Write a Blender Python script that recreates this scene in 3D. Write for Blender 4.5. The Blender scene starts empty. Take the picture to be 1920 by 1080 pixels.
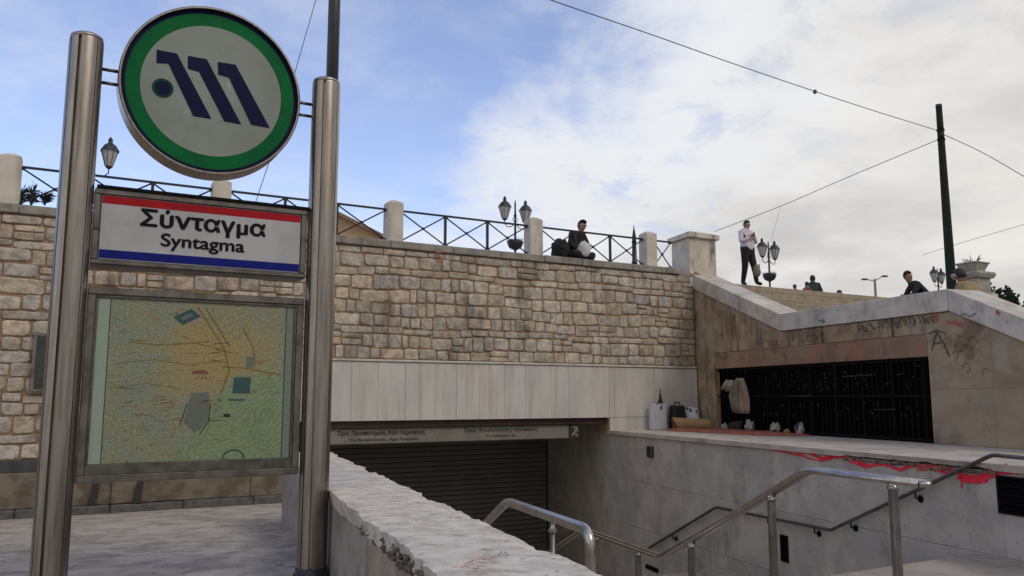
import bpy, bmesh, math, random
from mathutils import Vector, Matrix, noise
R = math.radians
random.seed(7)
scene = bpy.context.scene
C = scene.collection

# ------------------------------------------------------------------ camera
FPX = 1540.0; PITCH = R(7.6); EYE = 1.6
cd = bpy.data.cameras.new('camera'); cam = bpy.data.objects.new('camera', cd); C.objects.link(cam)
cam.location = (0, 0, EYE); cam.rotation_euler = (R(90) + PITCH, 0, 0)
cd.sensor_width = 36; cd.lens = 36 * FPX / 1920; cd.clip_end = 3000; cd.clip_start = .05
scene.camera = cam

# ------------------------------------------------------------------ world, sun, exposure
SUN_EL, SUN_AZ = R(44), R(128)     # azimuth from +Y towards +X: high behind the photographer's right shoulder, veiled by cloud
w = bpy.data.worlds.new('World'); scene.world = w; w.use_nodes = True
nt = w.node_tree; nt.nodes.clear(); N = nt.nodes.new; LK = nt.links.new
out = N('ShaderNodeOutputWorld'); bg = N('ShaderNodeBackground'); bg.inputs['Strength'].default_value = .15
LK(bg.outputs[0], out.inputs[0])
sky = N('ShaderNodeTexSky'); sky.sky_type = 'NISHITA'; sky.sun_disc = False
sky.sun_elevation = SUN_EL; sky.sun_rotation = SUN_AZ; sky.air_density = 1.0; sky.dust_density = .6; sky.ozone_density = 2.0
tc = N('ShaderNodeTexCoord'); sep = N('ShaderNodeSeparateXYZ'); LK(tc.outputs['Generated'], sep.inputs[0])
def wm(op, a, b=None, clamp=False):
    n = N('ShaderNodeMath'); n.operation = op; n.use_clamp = clamp
    for i, v in enumerate((a, b)):
        if v is None: continue
        if isinstance(v, (int, float)): n.inputs[i].default_value = v
        else: LK(v, n.inputs[i])
    return n.outputs[0]
def wsmooth(v, lo, hi):
    n = N('ShaderNodeMapRange'); n.interpolation_type = 'SMOOTHSTEP'; LK(v, n.inputs[0])
    n.inputs[1].default_value = lo; n.inputs[2].default_value = hi; return n.outputs[0]
zz = wm('ADD', wm('MAXIMUM', sep.outputs[2], 0.0), .22)
cmb = N('ShaderNodeCombineXYZ'); LK(wm('DIVIDE', sep.outputs[0], zz), cmb.inputs[0]); LK(wm('DIVIDE', sep.outputs[1], zz), cmb.inputs[1])
cmb.inputs[2].default_value = 3.3
def wnoise(scale, detail, rough, vec=None, dist=0.0):
    n = N('ShaderNodeTexNoise'); n.inputs['Scale'].default_value = scale; n.inputs['Detail'].default_value = detail
    n.inputs['Roughness'].default_value = rough; n.inputs['Distortion'].default_value = dist
    LK(vec or cmb.outputs[0], n.inputs['Vector']); return n.outputs[0]
n1 = wnoise(1.5, 9, .58, dist=.25); n2 = wnoise(4.2, 8, .62, dist=.3); n3 = wnoise(.75, 5, .5)
# the cloud bank fills the side of the sky where the sun stands, the other side stays blue with thin veils
lean = wm('SUBTRACT', sep.outputs[0], wm('MULTIPLY', wm('SUBTRACT', sep.outputs[2], .24), .75))
bank = wm('ADD', lean, wm('ADD', wm('MULTIPLY', wm('SUBTRACT', n1, .5), .75), wm('MULTIPLY', wm('SUBTRACT', n2, .5), .40)))
# unseen cloud added behind the photographer to brighten and warm walls facing the camera
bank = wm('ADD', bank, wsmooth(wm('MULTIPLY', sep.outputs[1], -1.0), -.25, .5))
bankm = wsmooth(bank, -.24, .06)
veil = wm('ADD', wm('MULTIPLY', wsmooth(wm('ADD', wm('MULTIPLY', n2, .6), wm('MULTIPLY', n3, .5)), .45, .80), .48), .05)
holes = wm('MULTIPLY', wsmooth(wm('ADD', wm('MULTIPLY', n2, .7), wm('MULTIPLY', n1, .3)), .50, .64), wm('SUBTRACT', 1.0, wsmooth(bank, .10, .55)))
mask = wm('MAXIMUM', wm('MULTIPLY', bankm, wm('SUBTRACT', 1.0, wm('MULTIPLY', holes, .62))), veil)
# inner shading of the cloud: white crests, grey bellies
shade = N('ShaderNodeMix'); shade.data_type = 'RGBA'
LK(wsmooth(wm('ADD', wm('ADD', wm('MULTIPLY', n3, .75), wm('MULTIPLY', n1, .30)), wm('MULTIPLY', n2, .30)), .50, .84), shade.inputs[0])
shade.inputs[6].default_value = (5.75, 5.6, 5.35, 1); shade.inputs[7].default_value = (3.95, 3.85, 3.8, 1)
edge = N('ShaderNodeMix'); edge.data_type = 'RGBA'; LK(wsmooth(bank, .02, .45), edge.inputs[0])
edge.inputs[6].default_value = (5.6, 5.7, 5.95, 1); LK(shade.outputs[2], edge.inputs[7])
blue = N('ShaderNodeMix'); blue.data_type = 'RGBA'; blue.blend_type = 'MULTIPLY'; blue.inputs[0].default_value = 1
LK(sky.outputs[0], blue.inputs[6]); blue.inputs[7].default_value = (1.45, 1.28, 1.36, 1)
thick = N('ShaderNodeMix'); thick.data_type = 'RGBA'; LK(wsmooth(bank, .62, 1.1), thick.inputs[0]); LK(edge.outputs[2], thick.inputs[6]); thick.inputs[7].default_value = (3.0, 2.92, 2.86, 1)   # thickest cloud, mostly behind the camera, greyed to lower its light on the walls
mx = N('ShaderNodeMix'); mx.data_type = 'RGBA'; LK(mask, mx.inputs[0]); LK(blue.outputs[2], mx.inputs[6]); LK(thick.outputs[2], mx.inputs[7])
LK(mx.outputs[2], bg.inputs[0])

sd = bpy.data.lights.new('sun', 'SUN'); sun = bpy.data.objects.new('sun', sd); C.objects.link(sun)
sd.energy = 1.0; sd.angle = R(22); sd.color = (1, .90, .78)
sv = Vector((math.sin(SUN_AZ) * math.cos(SUN_EL), math.cos(SUN_AZ) * math.cos(SUN_EL), math.sin(SUN_EL)))
sun.rotation_euler = sv.to_track_quat('Z', 'Y').to_euler()
vs = scene.view_settings; vs.view_transform = 'Standard'; vs.look = 'None'; vs.exposure = 0.0; vs.gamma = 1; vs.use_curve_mapping = False

# ------------------------------------------------------------------ where a sight line meets a real plane of the place
cP, sP = math.cos(PITCH), math.sin(PITCH)
def ray(x, y):
    a = (x - 960) / FPX; b = (540 - y) / FPX
    return Vector((a, cP - b * sP, sP + b * cP))
def at_y(x, y, Y):
    r = ray(x, y); return r * (Y / r.y) + Vector((0, 0, EYE))
def on_plane(x, y, p, n):
    r = ray(x, y); t = (n.x * p[0] + n.y * p[1]) / (n.x * r.x + n.y * r.y); return r * t + Vector((0, 0, EYE))
def on_level(x, y, h):
    r = ray(x, y); return r * ((h - EYE) / r.z) + Vector((0, 0, EYE))

V3 = Vector
eA = V3((math.sin(R(61)), math.cos(R(61)), 0)); nA = V3((eA.y, -eA.x, 0))           # the stone wall runs this way; nA faces the camera
eD = V3((math.sin(R(-20)), math.cos(R(-20)), 0))                                    # the stairs run this way
eB = V3((math.sin(R(-19)), math.cos(R(-19)), 0)); nB = V3((-eB.y, eB.x, 0))          # the side wall
O = V3((.32, 2.99, 0)); P = V3((-6.1, 11.61, 0)); COR = V3((3.83, 17.11, 0))
def AD(a, d, h=0): v = O + eA * a + eD * d; return V3((v.x, v.y, h))
def WA(s, h, off=0): v = P + eA * s + nA * off; return V3((v.x, v.y, h))
def WB(t, h, off=0): v = COR - eB * t + nB * off; return V3((v.x, v.y, h))
def aw(d): return 5.99 - .0234 * (10.79 - d)                                         # the stairwell's right wall
eW = (AD(aw(0), 0) - AD(aw(10.79), 10.79)).normalized(); nW = V3((eW.y, -eW.x, 0)) 
if nW.x > 0: nW = -nW
W0 = AD(aw(10.79), 10.79)
def WD(t, h, off=0): v = W0 + eW * t + nW * off; return V3((v.x, v.y, h))
def sWA(x, y): return (on_plane(x, y, P, nA) - P).dot(eA)

# ------------------------------------------------------------------ materials
def S(c): return tuple(c) + (1,) if len(c) == 3 else tuple(c)
def mat(name, col, col2=None, rough=.8, scale=6, detail=6, bump=.0, bscale=40, metal=0, stain=None, stain_amt=.5, stain_scale=(3, 3, .5),
        stain2=None, s2_scale=1.2, s2_amt=.4, tint=False, spec=.5, speck=None, stretch=(1, 1, 1), lo=.38, hi=.66, bdist=.01, s1=(.5, .72)):
    m = bpy.data.materials.new(name); m.use_nodes = True; t = m.node_tree; t.nodes.clear(); n = t.nodes.new; l = t.links.new
    o = n('ShaderNodeOutputMaterial'); b = n('ShaderNodeBsdfPrincipled'); l(b.outputs[0], o.inputs[0])
    b.inputs['Roughness'].default_value = rough; b.inputs['Metallic'].default_value = metal; b.inputs['Specular IOR Level'].default_value = spec
    g = n('ShaderNodeNewGeometry')
    def mp(sc):
        q = n('ShaderNodeMapping'); q.inputs['Scale'].default_value = sc; l(g.outputs['Position'], q.inputs[0]); return q.outputs[0]
    def nz(sc, v, d=detail, r=.6):
        q = n('ShaderNodeTexNoise'); q.inputs['Scale'].default_value = sc; q.inputs['Detail'].default_value = d; q.inputs['Roughness'].default_value = r
        l(v, q.inputs['Vector']); return q.outputs[0]
    def rng(v, a, c, to=1.0):
        q = n('ShaderNodeMapRange'); q.interpolation_type = 'SMOOTHSTEP'; l(v, q.inputs[0]); q.inputs[1].default_value = a; q.inputs[2].default_value = c; q.inputs[4].default_value = to; return q.outputs[0]
    def mix(f, a, c, mode='MIX'):
        q = n('ShaderNodeMix'); q.data_type = 'RGBA'; q.blend_type = mode
        if isinstance(f, float): q.inputs[0].default_value = f
        else: l(f, q.inputs[0])
        for i, v in ((6, a), (7, c)):
            if isinstance(v, tuple): q.inputs[i].default_value = S(v)
            else: l(v, q.inputs[i])
        return q.outputs[2]
    cur = tuple(col)
    if col2: cur = mix(rng(nz(scale, mp(stretch)), lo, hi), cur, tuple(col2))
    if tint:
        at = n('ShaderNodeAttribute'); at.attribute_name = 'tint'; cur = mix(1.0, cur, at.outputs[0], 'MULTIPLY')
    if stain: cur = mix(rng(nz(1.0, mp(stain_scale), 8, .65), s1[0], s1[1], stain_amt), cur, tuple(stain))
    if stain2: cur = mix(rng(nz(s2_scale, mp((1, 1, 1)), 7, .65), .52, .68, s2_amt), cur, tuple(stain2))
    if speck: cur = mix(rng(nz(speck[1], mp((1, 1, 1)), 3, .5), .64, .70, speck[2]), cur, tuple(speck[0]))
    if isinstance(cur, tuple): b.inputs['Base Color'].default_value = S(cur)
    else: l(cur, b.inputs['Base Color'])
    if bump:
        q = n('ShaderNodeBump'); q.inputs['Strength'].default_value = bump; q.inputs['Distance'].default_value = bdist
        l(nz(bscale, mp(stretch), 8, .65), q.inputs['Height']); l(q.outputs[0], b.inputs['Normal'])
    return m
M = {}
M['stone'] = mat('rubble_stone', (.55, .505, .445), (.34, .305, .265), .92, 9, detail=10, bump=1.0, bscale=30, bdist=.03, tint=True, stain=(.15, .13, .115), stain_amt=.9, stain_scale=(2.0, 2.0, 1.0), stain2=(.33, .225, .14), s2_scale=5, s2_amt=.35, speck=((.14, .125, .11), 34, .6))
M['mortar'] = mat('brown_mortar', (.36, .235, .145), (.23, .155, .10), .95, 14, bump=.9, bscale=40, bdist=.02, stain=(.06, .05, .045), stain_amt=.6, stain_scale=(2, 2, 1))
M['coping'] = mat('weathered_coping', (.30, .285, .255), (.20, .19, .17), .85, 5, bump=.5, bscale=30, stain=(.08, .075, .07), stain_amt=.65, stain_scale=(3, 3, 2))
M['fascia'] = mat('fascia_marble', (.59, .57, .545), (.49, .475, .46), .6, 3, bump=.15, bscale=20, stain=(.36, .28, .19), stain_amt=.65, stain_scale=(5, 5, .25), stain2=(.50, .49, .49), s2_scale=2.5, stretch=(1, 1, .3), tint=True)
M['pale'] = mat('pale_plaster', (.60, .56, .50), (.50, .465, .41), .8, 4, bump=.3, bscale=30, stain=(.20, .16, .12), stain_amt=.5, stain_scale=(5, 5, .7))
M['pier'] = mat('cream_pier_render', (.60, .555, .48), (.48, .435, .37), .85, 3, bump=.35, bscale=26, stain=(.09, .08, .07), stain_amt=.85, stain_scale=(2.4, 2.4, 1.1), s1=(.52, .68))
M['copingB'] = mat('grey_marble_coping', (.57, .52, .465), (.41, .375, .335), .7, 2.5, bump=.3, bscale=25, stain=(.16, .14, .12), stain_amt=.6, stain_scale=(3, 3, 1), speck=((.10, .1, .12), 14, .4), tint=True)
M['wallB'] = mat('brown_stained_cladding', (.36, .265, .175), (.21, .15, .10), .85, 3.2, detail=10, bump=.4, bscale=24, stain=(.075, .055, .042), stain_amt=.85, stain_scale=(7, 7, .55), stain2=(.40, .36, .29), s2_scale=1.4, s2_amt=.6, tint=True, s1=(.50, .64))
M['lintel'] = mat('reddish_lintel', (.30, .20, .135), (.225, .155, .105), .85, 2.0, detail=10, bump=.4, bscale=24, stain=(.34, .145, .10), stain_amt=.8, stain_scale=(1.8, 1.8, 1.6), stain2=(.10, .07, .052), s2_scale=3.5, s2_amt=.75, tint=True)
M['wallBr'] = mat('tan_stained_cladding', (.37, .295, .205), (.26, .20, .135), .85, 2.2, detail=10, bump=.35, bscale=20, stain=(.14, .085, .052), stain_amt=.95, stain_scale=(.9, .9, 1.1), stain2=(.42, .39, .33), s2_scale=2.2, s2_amt=.5, speck=((.11, .1, .095), 24, .3), tint=True)
M['wallD'] = mat('grey_marble_cladding', (.50, .46, .425), (.36, .335, .31), .6, 2.6, detail=10, bump=.15, bscale=14, stain=(.19, .17, .15), stain_amt=.6, stain_scale=(2.2, 2.2, 1.2), stain2=(.48, .465, .455), s2_scale=2.6, s2_amt=.5, speck=((.08, .075, .08), 16, .35), tint=True)
M['ledge'] = mat('terrace_paving', (.50, .44, .38), (.38, .34, .30), .75, 3, bump=.25, bscale=24, stain=(.14, .12, .10), stain_amt=.6, stain_scale=(1.5, 1.5, 2))
M['parapet'] = mat('eroded_marble', (.68, .62, .565), (.50, .455, .415), .85, 6, detail=12, bump=.7, bscale=34, bdist=.014, stain=(.34, .30, .26), stain_amt=.75, stain_scale=(5, 9, 4), stain2=(.68, .655, .635), s2_scale=9, s2_amt=.6, speck=((.16, .13, .11), 26, .8), tint=True, stretch=(1, 1.35, 1), s1=(.50, .66))
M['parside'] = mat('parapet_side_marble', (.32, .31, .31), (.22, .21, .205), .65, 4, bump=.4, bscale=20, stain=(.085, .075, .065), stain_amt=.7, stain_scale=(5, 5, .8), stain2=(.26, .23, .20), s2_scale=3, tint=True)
M['broken'] = mat('broken_mortar', (.24, .205, .16), (.10, .08, .06), .95, 20, bump=1.0, bscale=50, bdist=.02)
M['pave'] = mat('pavement_marble', (.43, .385, .345), (.265, .235, .21), .8, 3.2, detail=12, bump=.55, bscale=22, bdist=.012, stain=(.18, .16, .14), stain_amt=.7, stain_scale=(2.6, 3.0, 2), speck=((.07, .058, .05), 15, .9), stain2=(.50, .46, .43), s2_scale=7, s2_amt=.7, stretch=(1, 1, 1), s1=(.50, .66))
M['pave2'] = mat('stair_paving', (.38, .325, .275), (.28, .24, .205), .75, 2.2, bump=.3, bscale=20, stain=(.10, .085, .075), stain_amt=.6, stain_scale=(2, 2, 2))
M['steps'] = mat('upper_step_stone', (.36, .305, .235), (.26, .22, .165), .85, 8, bump=.4, bscale=30, stain=(.21, .17, .12), stain_amt=.6, stain_scale=(4, 4, 2), tint=True)
M['plaza'] = mat('plaza_paving', (.32, .30, .27), (.25, .235, .21), .85, 2, bump=.2)
M['darkband'] = mat('dark_skirting', (.060, .063, .072), (.035, .036, .042), .6, 6, bump=.2)
M['plinth'] = mat('brown_plinth', (.19, .16, .125), (.105, .082, .06), .85, 5, bump=.5, bscale=25, stain=(.08, .06, .045), stain_amt=.7, stain_scale=(2, 2, 8))
M['curb'] = mat('grey_curb', (.105, .105, .105), (.065, .064, .062), .8, 12, bump=.6, bscale=40)
M['inside'] = mat('dark_interior_lining', (.24, .23, .21), (.17, .16, .15), .8, 2)
M['beam'] = mat('dark_red_beam', (.065, .028, .026), (.04, .018, .016), .5, 3)
M['shutter'] = mat('shutter_metal', (.065, .065, .062), (.045, .045, .043), .5, 4, metal=.3)
M['slat'] = mat('shutter_slat_metal', (.19, .18, .16), (.15, .145, .13), .5, 1.5)
M['void'] = mat('cavity_shade', (.004, .004, .005), (.0025, .0025, .003), .95, 3, spec=.03)  # near-black colour puts the deep shade of the openings into the surface
M['bars'] = mat('blackened_iron', (.008, .008, .009), (.005, .005, .005), .7, 12, spec=.1)
M['barsl'] = mat('worn_grey_iron', (.055, .058, .06), (.02, .02, .022), .6, 14, spec=.3)
M['steel'] = mat('brushed_steel', (.36, .325, .29), (.25, .225, .195), .33, 4, detail=9, metal=1, stretch=(10, 10, .6), bump=.05, bscale=6, stain=(.22, .19, .165), stain_amt=.6, stain_scale=(9, 9, .8))
M['steeld'] = mat('dull_steel', (.30, .285, .265), (.20, .19, .175), .42, 6, metal=.9, stretch=(3, 3, 1), stain=(.10, .085, .07), stain_amt=.6, stain_scale=(5, 5, 2))
M['rail'] = mat('handrail_steel', (.46, .44, .42), (.36, .345, .33), .24, 10, metal=1)
M['raild'] = mat('tarnished_handrail', (.17, .16, .15), (.10, .095, .09), .4, 10, metal=.85)
M['frame'] = mat('sign_frame_steel', (.155, .148, .135), (.085, .08, .072), .42, 9, metal=.8, stain=(.17, .155, .135), stain_amt=.5, stain_scale=(6, 6, 6))
M['framel'] = mat('sign_frame_bright', (.19, .178, .16), (.11, .10, .09), .4, 7, metal=.8)
M['groove'] = mat('dark_groove', (.02, .019, .018), None, .6)
M['panelw'] = mat('sign_white', (.41, .415, .445), (.35, .355, .38), .5, 3, spec=.15, stain=(.52, .53, .55), stain_amt=.6, stain_scale=(4, 4, 3), s1=(.58, .70))
M['paneld'] = mat('disc_pale_green_grey', (.25, .285, .26), (.205, .235, .215), .5, 2, spec=.12, stain=(.36, .40, .37), stain_amt=.8, stain_scale=(6, 6, 2.5), stain2=(.19, .21, .19), s2_scale=2.2, s2_amt=.5, s1=(.60, .70))  # paler smudges are reflections put into the face colour
M['red'] = mat('sign_red', (.36, .012, .02), (.28, .01, .016), .5, 5, spec=.1)
M['bluep'] = mat('sign_blue', (.006, .012, .15), (.008, .016, .19), .5, 8, spec=.1)
M['green'] = mat('disc_green', (.001, .125, .034), (.001, .095, .03), .5, 3, spec=.1, stain=(.01, .16, .07), stain_amt=.6, stain_scale=(4, 4, 4), s1=(.6, .7))
M['navy'] = mat('disc_navy', (.005, .007, .045), (.004, .006, .032), .5, 9, spec=.1)
M['dot'] = mat('disc_dark_green', (.003, .05, .035), None, .5, spec=.1)
M['ink'] = mat('black_lettering', (.006, .006, .008), None, .5, spec=.1)
M['inkb'] = mat('brown_faded_lettering', (.035, .026, .022), None, .6)
M['iron'] = mat('railing_iron', (.018, .021, .034), (.012, .014, .02), .4, 20, metal=.2)
M['poled'] = mat('dark_mast_paint', (.022, .025, .035), (.015, .017, .022), .4, 3)
M['poleg'] = mat('green_mast_paint', (.013, .035, .034), (.02, .022, .022), .4, 3)
M['lampi'] = mat('lamp_cast_iron', (.022, .028, .032), (.015, .016, .02), .5, 20)
M['lampg'] = mat('lamp_frosted_glass', (.50, .50, .49), (.40, .40, .39), .3, 8)
M['lampf'] = mat('pale_street_lamp', (.22, .24, .27), None, .5)
M['house'] = mat('orange_tan_render', (.52, .36, .21), (.46, .31, .18), .85, 3)
M['roof'] = mat('brown_roof_edge', (.26, .16, .10), (.2, .12, .08), .85, 3)
M['leaf'] = mat('dark_leaf', (.035, .055, .035), (.02, .03, .02), .6, 10)
M['leafb'] = mat('dry_leaf', (.13, .11, .08), (.06, .06, .035), .7, 10)
M['urn'] = mat('planter_stone', (.36, .345, .31), (.25, .24, .21), .85, 10, bump=.3)
M['skin'] = mat('skin', (.30, .17, .12), (.24, .13, .09), .5, 20)
M['hair'] = mat('dark_hair', (.012, .009, .008), None, .6)
M['hood'] = mat('pale_lilac_hoodie_cloth', (.62, .58, .66), (.50, .46, .54), .9, 8, bump=.3)
M['trous'] = mat('black_trousers', (.016, .012, .016), (.01, .008, .01), .9, 8)
M['dark'] = mat('dark_brown_coat', (.035, .022, .02), (.018, .014, .014), .9, 8, bump=.3)
M['black'] = mat('black_coat', (.014, .017, .022), (.008, .01, .012), .9, 8)
M['tan'] = mat('tan_coat', (.30, .225, .125), (.23, .165, .09), .9, 8, bump=.3)
M['greenc'] = mat('dark_green_coat', (.03, .065, .06), (.02, .035, .035), .9, 8)
M['redc'] = mat('red_brown_coat', (.16, .05, .04), (.09, .03, .025), .9, 8)
M['khaki'] = mat('khaki_cloth', (.20, .20, .15), (.14, .14, .10), .9, 8)
M['bag'] = mat('white_plastic_bag', (.60, .60, .63), (.46, .46, .50), .6, 9, bump=.5, bscale=14)
M['bagb'] = mat('bluish_white_paper', (.50, .53, .60), (.40, .43, .50), .7, 7, bump=.2)
M['blackb'] = mat('black_bag_cloth', (.012, .014, .014), None, .7)
M['card'] = mat('tan_rolled_rug', (.36, .23, .12), (.27, .165, .085), .9, 9, bump=.3)
M['cardin'] = mat('rug_underside', (.10, .03, .02), (.06, .02, .015), .9, 9)
M['blanket'] = mat('red_brown_blanket', (.33, .10, .06), (.22, .07, .045), .95, 9, bump=.5, bscale=30)
M['beige'] = mat('beige_hanging_cloth', (.29, .22, .165), (.20, .155, .12), .9, 5, bump=.4, bscale=12)
M['beigeg'] = mat('greenish_cloth', (.19, .19, .14), (.14, .14, .10), .9, 5, bump=.4, bscale=12)
M['white'] = mat('white_rag', (.36, .34, .33), (.20, .19, .19), .85, 12, bump=.5)
M['purple'] = mat('purple_rag', (.20, .12, .20), (.10, .06, .12), .85, 12, bump=.5)
M['spray'] = mat('red_spray_paint', (.82, .03, .06), (.66, .02, .045), .6, 30)
M['spray2'] = mat('faded_red_spray', (.42, .10, .10), (.30, .12, .11), .7, 30)
M['scrawl'] = mat('dark_scrawl_paint', (.06, .052, .055), (.11, .095, .09), .8, 30)
M['scrawlb'] = mat('blue_scrawl_paint', (.15, .19, .27), (.28, .29, .31), .8, 30)
M['wire'] = mat('overhead_wire', (.09, .09, .10), None, .6)

def glass_mat(name, tint, gloss, rough):
    m = bpy.data.materials.new(name); m.use_nodes = True; t = m.node_tree; t.nodes.clear()
    o = t.nodes.new('ShaderNodeOutputMaterial'); mx = t.nodes.new('ShaderNodeMixShader'); tr = t.nodes.new('ShaderNodeBsdfTransparent'); gl = t.nodes.new('ShaderNodeBsdfGlossy')
    fr = t.nodes.new('ShaderNodeFresnel'); fr.inputs[0].default_value = gloss
    tr.inputs[0].default_value = S(tint); gl.inputs['Roughness'].default_value = rough
    t.links.new(fr.outputs[0], mx.inputs[0]); t.links.new(tr.outputs[0], mx.inputs[1]); t.links.new(gl.outputs[0], mx.inputs[2]); t.links.new(mx.outputs[0], o.inputs[0]); return m
M['pane'] = glass_mat('dusty_glass', (.90, .93, .91), 1.25, .08)

# ------------------------------------------------------------------ mesh builder
class MB:
    def __init__(s): s.v = []; s.f = []; s.t = []; s.mi = []; s.tint = (1, 1, 1)
    def add(s, vs, fs, mi=0):
        k = len(s.v); s.v += [V3(v) for v in vs]; s.t += [s.tint] * len(vs)
        for f in fs: s.f.append([i + k for i in f]); s.mi.append(mi)
        return s
    def hexa(s, b, t, mi=0):       # bottom loop, top loop
        n = len(b); fs = [list(range(n))[::-1], [n + i for i in range(n)]]
        fs += [[i, (i + 1) % n, n + (i + 1) % n, n + i] for i in range(n)]
        return s.add(list(b) + list(t), fs, mi)
    def prism(s, pts, z0, z1, mi=0):
        z0 = z0 if isinstance(z0, (list, tuple)) else [z0] * len(pts); z1 = z1 if isinstance(z1, (list, tuple)) else [z1] * len(pts)
        return s.hexa([V3((p[0], p[1], a)) for p, a in zip(pts, z0)], [V3((p[0], p[1], a)) for p, a in zip(pts, z1)], mi)
    def box(s, c, sx, sy, sz, ax=None, mi=0):     # centre, sizes, axes
        X, Y, Z = ax or (V3((1, 0, 0)), V3((0, 1, 0)), V3((0, 0, 1))); c = V3(c)
        q = [(-1, -1), (1, -1), (1, 1), (-1, 1)]
        b = [c + X * (i * sx / 2) + Y * (j * sy / 2) - Z * (sz / 2) for i, j in q]; t = [p + Z * sz for p in b]
        return s.hexa(b, t, mi)
    def slab(s, fn, poly, o0, o1, mi=0):           # fn(u, h, off): a wall coordinate system; poly in (u, h)
        return s.hexa([fn(u, h, o0) for u, h in poly], [fn(u, h, o1) for u, h in poly], mi)
    def tube(s, pts, r, n=8, cap=True, mi=0):
        pts = [V3(p) for p in pts]; rr = r if isinstance(r, (list, tuple)) else [r] * len(pts)
        k = len(s.v); rings = []; prev = None
        for i, p in enumerate(pts):
            d = (pts[min(i + 1, len(pts) - 1)] - pts[max(i - 1, 0)]).normalized()
            if prev is None: u = d.orthogonal().normalized()
            else:
                u = prev - d * prev.dot(d); u.normalize()
            prev = u; w_ = d.cross(u)
            rings.append([p + (u * math.cos(2 * math.pi * j / n) + w_ * math.sin(2 * math.pi * j / n)) * rr[i] for j in range(n)])
        vs = [v for g in rings for v in g]
        fs = [[i * n + j, i * n + (j + 1) % n, (i + 1) * n + (j + 1) % n, (i + 1) * n + j] for i in range(len(pts) - 1) for j in range(n)]
        if cap: fs += [list(range(n))[::-1], [(len(pts) - 1) * n + j for j in range(n)]]
        return s.add(vs, fs, mi)
    def lathe(s, prof, c=(0, 0, 0), n=16, ax=None, mi=0, ph=0):
        X, Y, Z = ax or (V3((1, 0, 0)), V3((0, 1, 0)), V3((0, 0, 1))); c = V3(c)
        vs = [c + (X * math.cos(2 * math.pi * j / n + ph) + Y * math.sin(2 * math.pi * j / n + ph)) * r + Z * z for r, z in prof for j in range(n)]
        fs = [[i * n + j, i * n + (j + 1) % n, (i + 1) * n + (j + 1) % n, (i + 1) * n + j] for i in range(len(prof) - 1) for j in range(n)]
        fs += [list(range(n))[::-1], [(len(prof) - 1) * n + j for j in range(n)]]
        return s.add(vs, fs, mi)
    def ribbon(s, pts, w_, nrm, mi=0):             # flat paint stroke on a surface of normal nrm
        pts = [V3(p) for p in pts]; ww = w_ if isinstance(w_, (list, tuple)) else [w_] * len(pts); vs = []
        for i, p in enumerate(pts):
            d = (pts[min(i + 1, len(pts) - 1)] - pts[max(i - 1, 0)]).normalized(); q = d.cross(nrm).normalized()
            vs += [p + q * ww[i] / 2, p - q * ww[i] / 2]
        return s.add(vs, [[2 * i, 2 * i + 1, 2 * i + 3, 2 * i + 2] for i in range(len(pts) - 1)], mi)
    def build(s, name, mats, parent=None, smooth=False, bevel=0, **props):
        me = bpy.data.meshes.new(name); org = V3((0, 0, 0))
        q = parent
        while q is not None and q.parent is not None: q = q.parent
        if q is not None: org = V3(q['_o']) if '_o' in q else V3((0, 0, 0))
        me.from_pydata([v - org for v in s.v], [], s.f)
        ms = mats if isinstance(mats, (list, tuple)) else [mats]
        for m in ms: me.materials.append(M[m] if isinstance(m, str) else m)
        for p_, i in zip(me.polygons, s.mi): p_.material_index = i; p_.use_smooth = smooth
        ca = me.color_attributes.new('tint', 'FLOAT_COLOR', 'POINT')
        for i, t in enumerate(s.t): ca.data[i].color = (*t, 1)
        bm = bmesh.new(); bm.from_mesh(me); bmesh.ops.recalc_face_normals(bm, faces=bm.faces)
        if bevel: bmesh.ops.bevel(bm, geom=[e for e in bm.edges if len(e.link_faces) == 2 and e.calc_face_angle(0) > .5], offset=bevel, segments=1, affect='EDGES', profile=.5)
        bm.to_mesh(me); bm.free()
        o = bpy.data.objects.new(name, me); C.objects.link(o)
        if parent is not None: o.parent = parent
        for k, v in props.items(): o[k] = v
        return o
def tg(lo=.85, hi=1.1, warm=.04):
    k = random.uniform(lo, hi); w_ = random.uniform(-warm, warm); return (k * (1 + w_), k, k * (1 - w_))
def thing(name, label, cat, loc=(0, 0, 0), rz=0, group=None):
    o = bpy.data.objects.new(name, None); C.objects.link(o); o.empty_display_size = .2
    o.location = loc; o.rotation_euler = (0, 0, rz); o['_o'] = tuple(loc); o['label'] = label; o['category'] = cat
    if group: o['group'] = group
    return o
def local_thing(*a, **k):
    o = thing(*a, **k); o['_o'] = (0.0, 0.0, 0.0); return o
def tag(o, label, cat, group=None):
    o['label'] = label; o['category'] = cat
    if group: o['group'] = group
    return o
def solo(mb, name, mats, label, cat, group=None, smooth=False, bevel=0): return tag(mb.build(name, mats, None, smooth, bevel), label, cat, group)
def dup(root, loc, rz, label, group=None):
    r = root.copy(); C.objects.link(r); r.location = loc; r.rotation_euler = (0, 0, rz); r['label'] = label
    if group: r['group'] = group
    for ch in [c for c in root.children]:
        c = ch.copy(); C.objects.link(c); c.parent = r
        for g in ch.children:
            d = g.copy(); C.objects.link(d); d.parent = c
    return r
def struct(mb, name, mats, **k): o = mb.build(name, mats, **k); o['kind'] = 'structure'; return o

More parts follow.
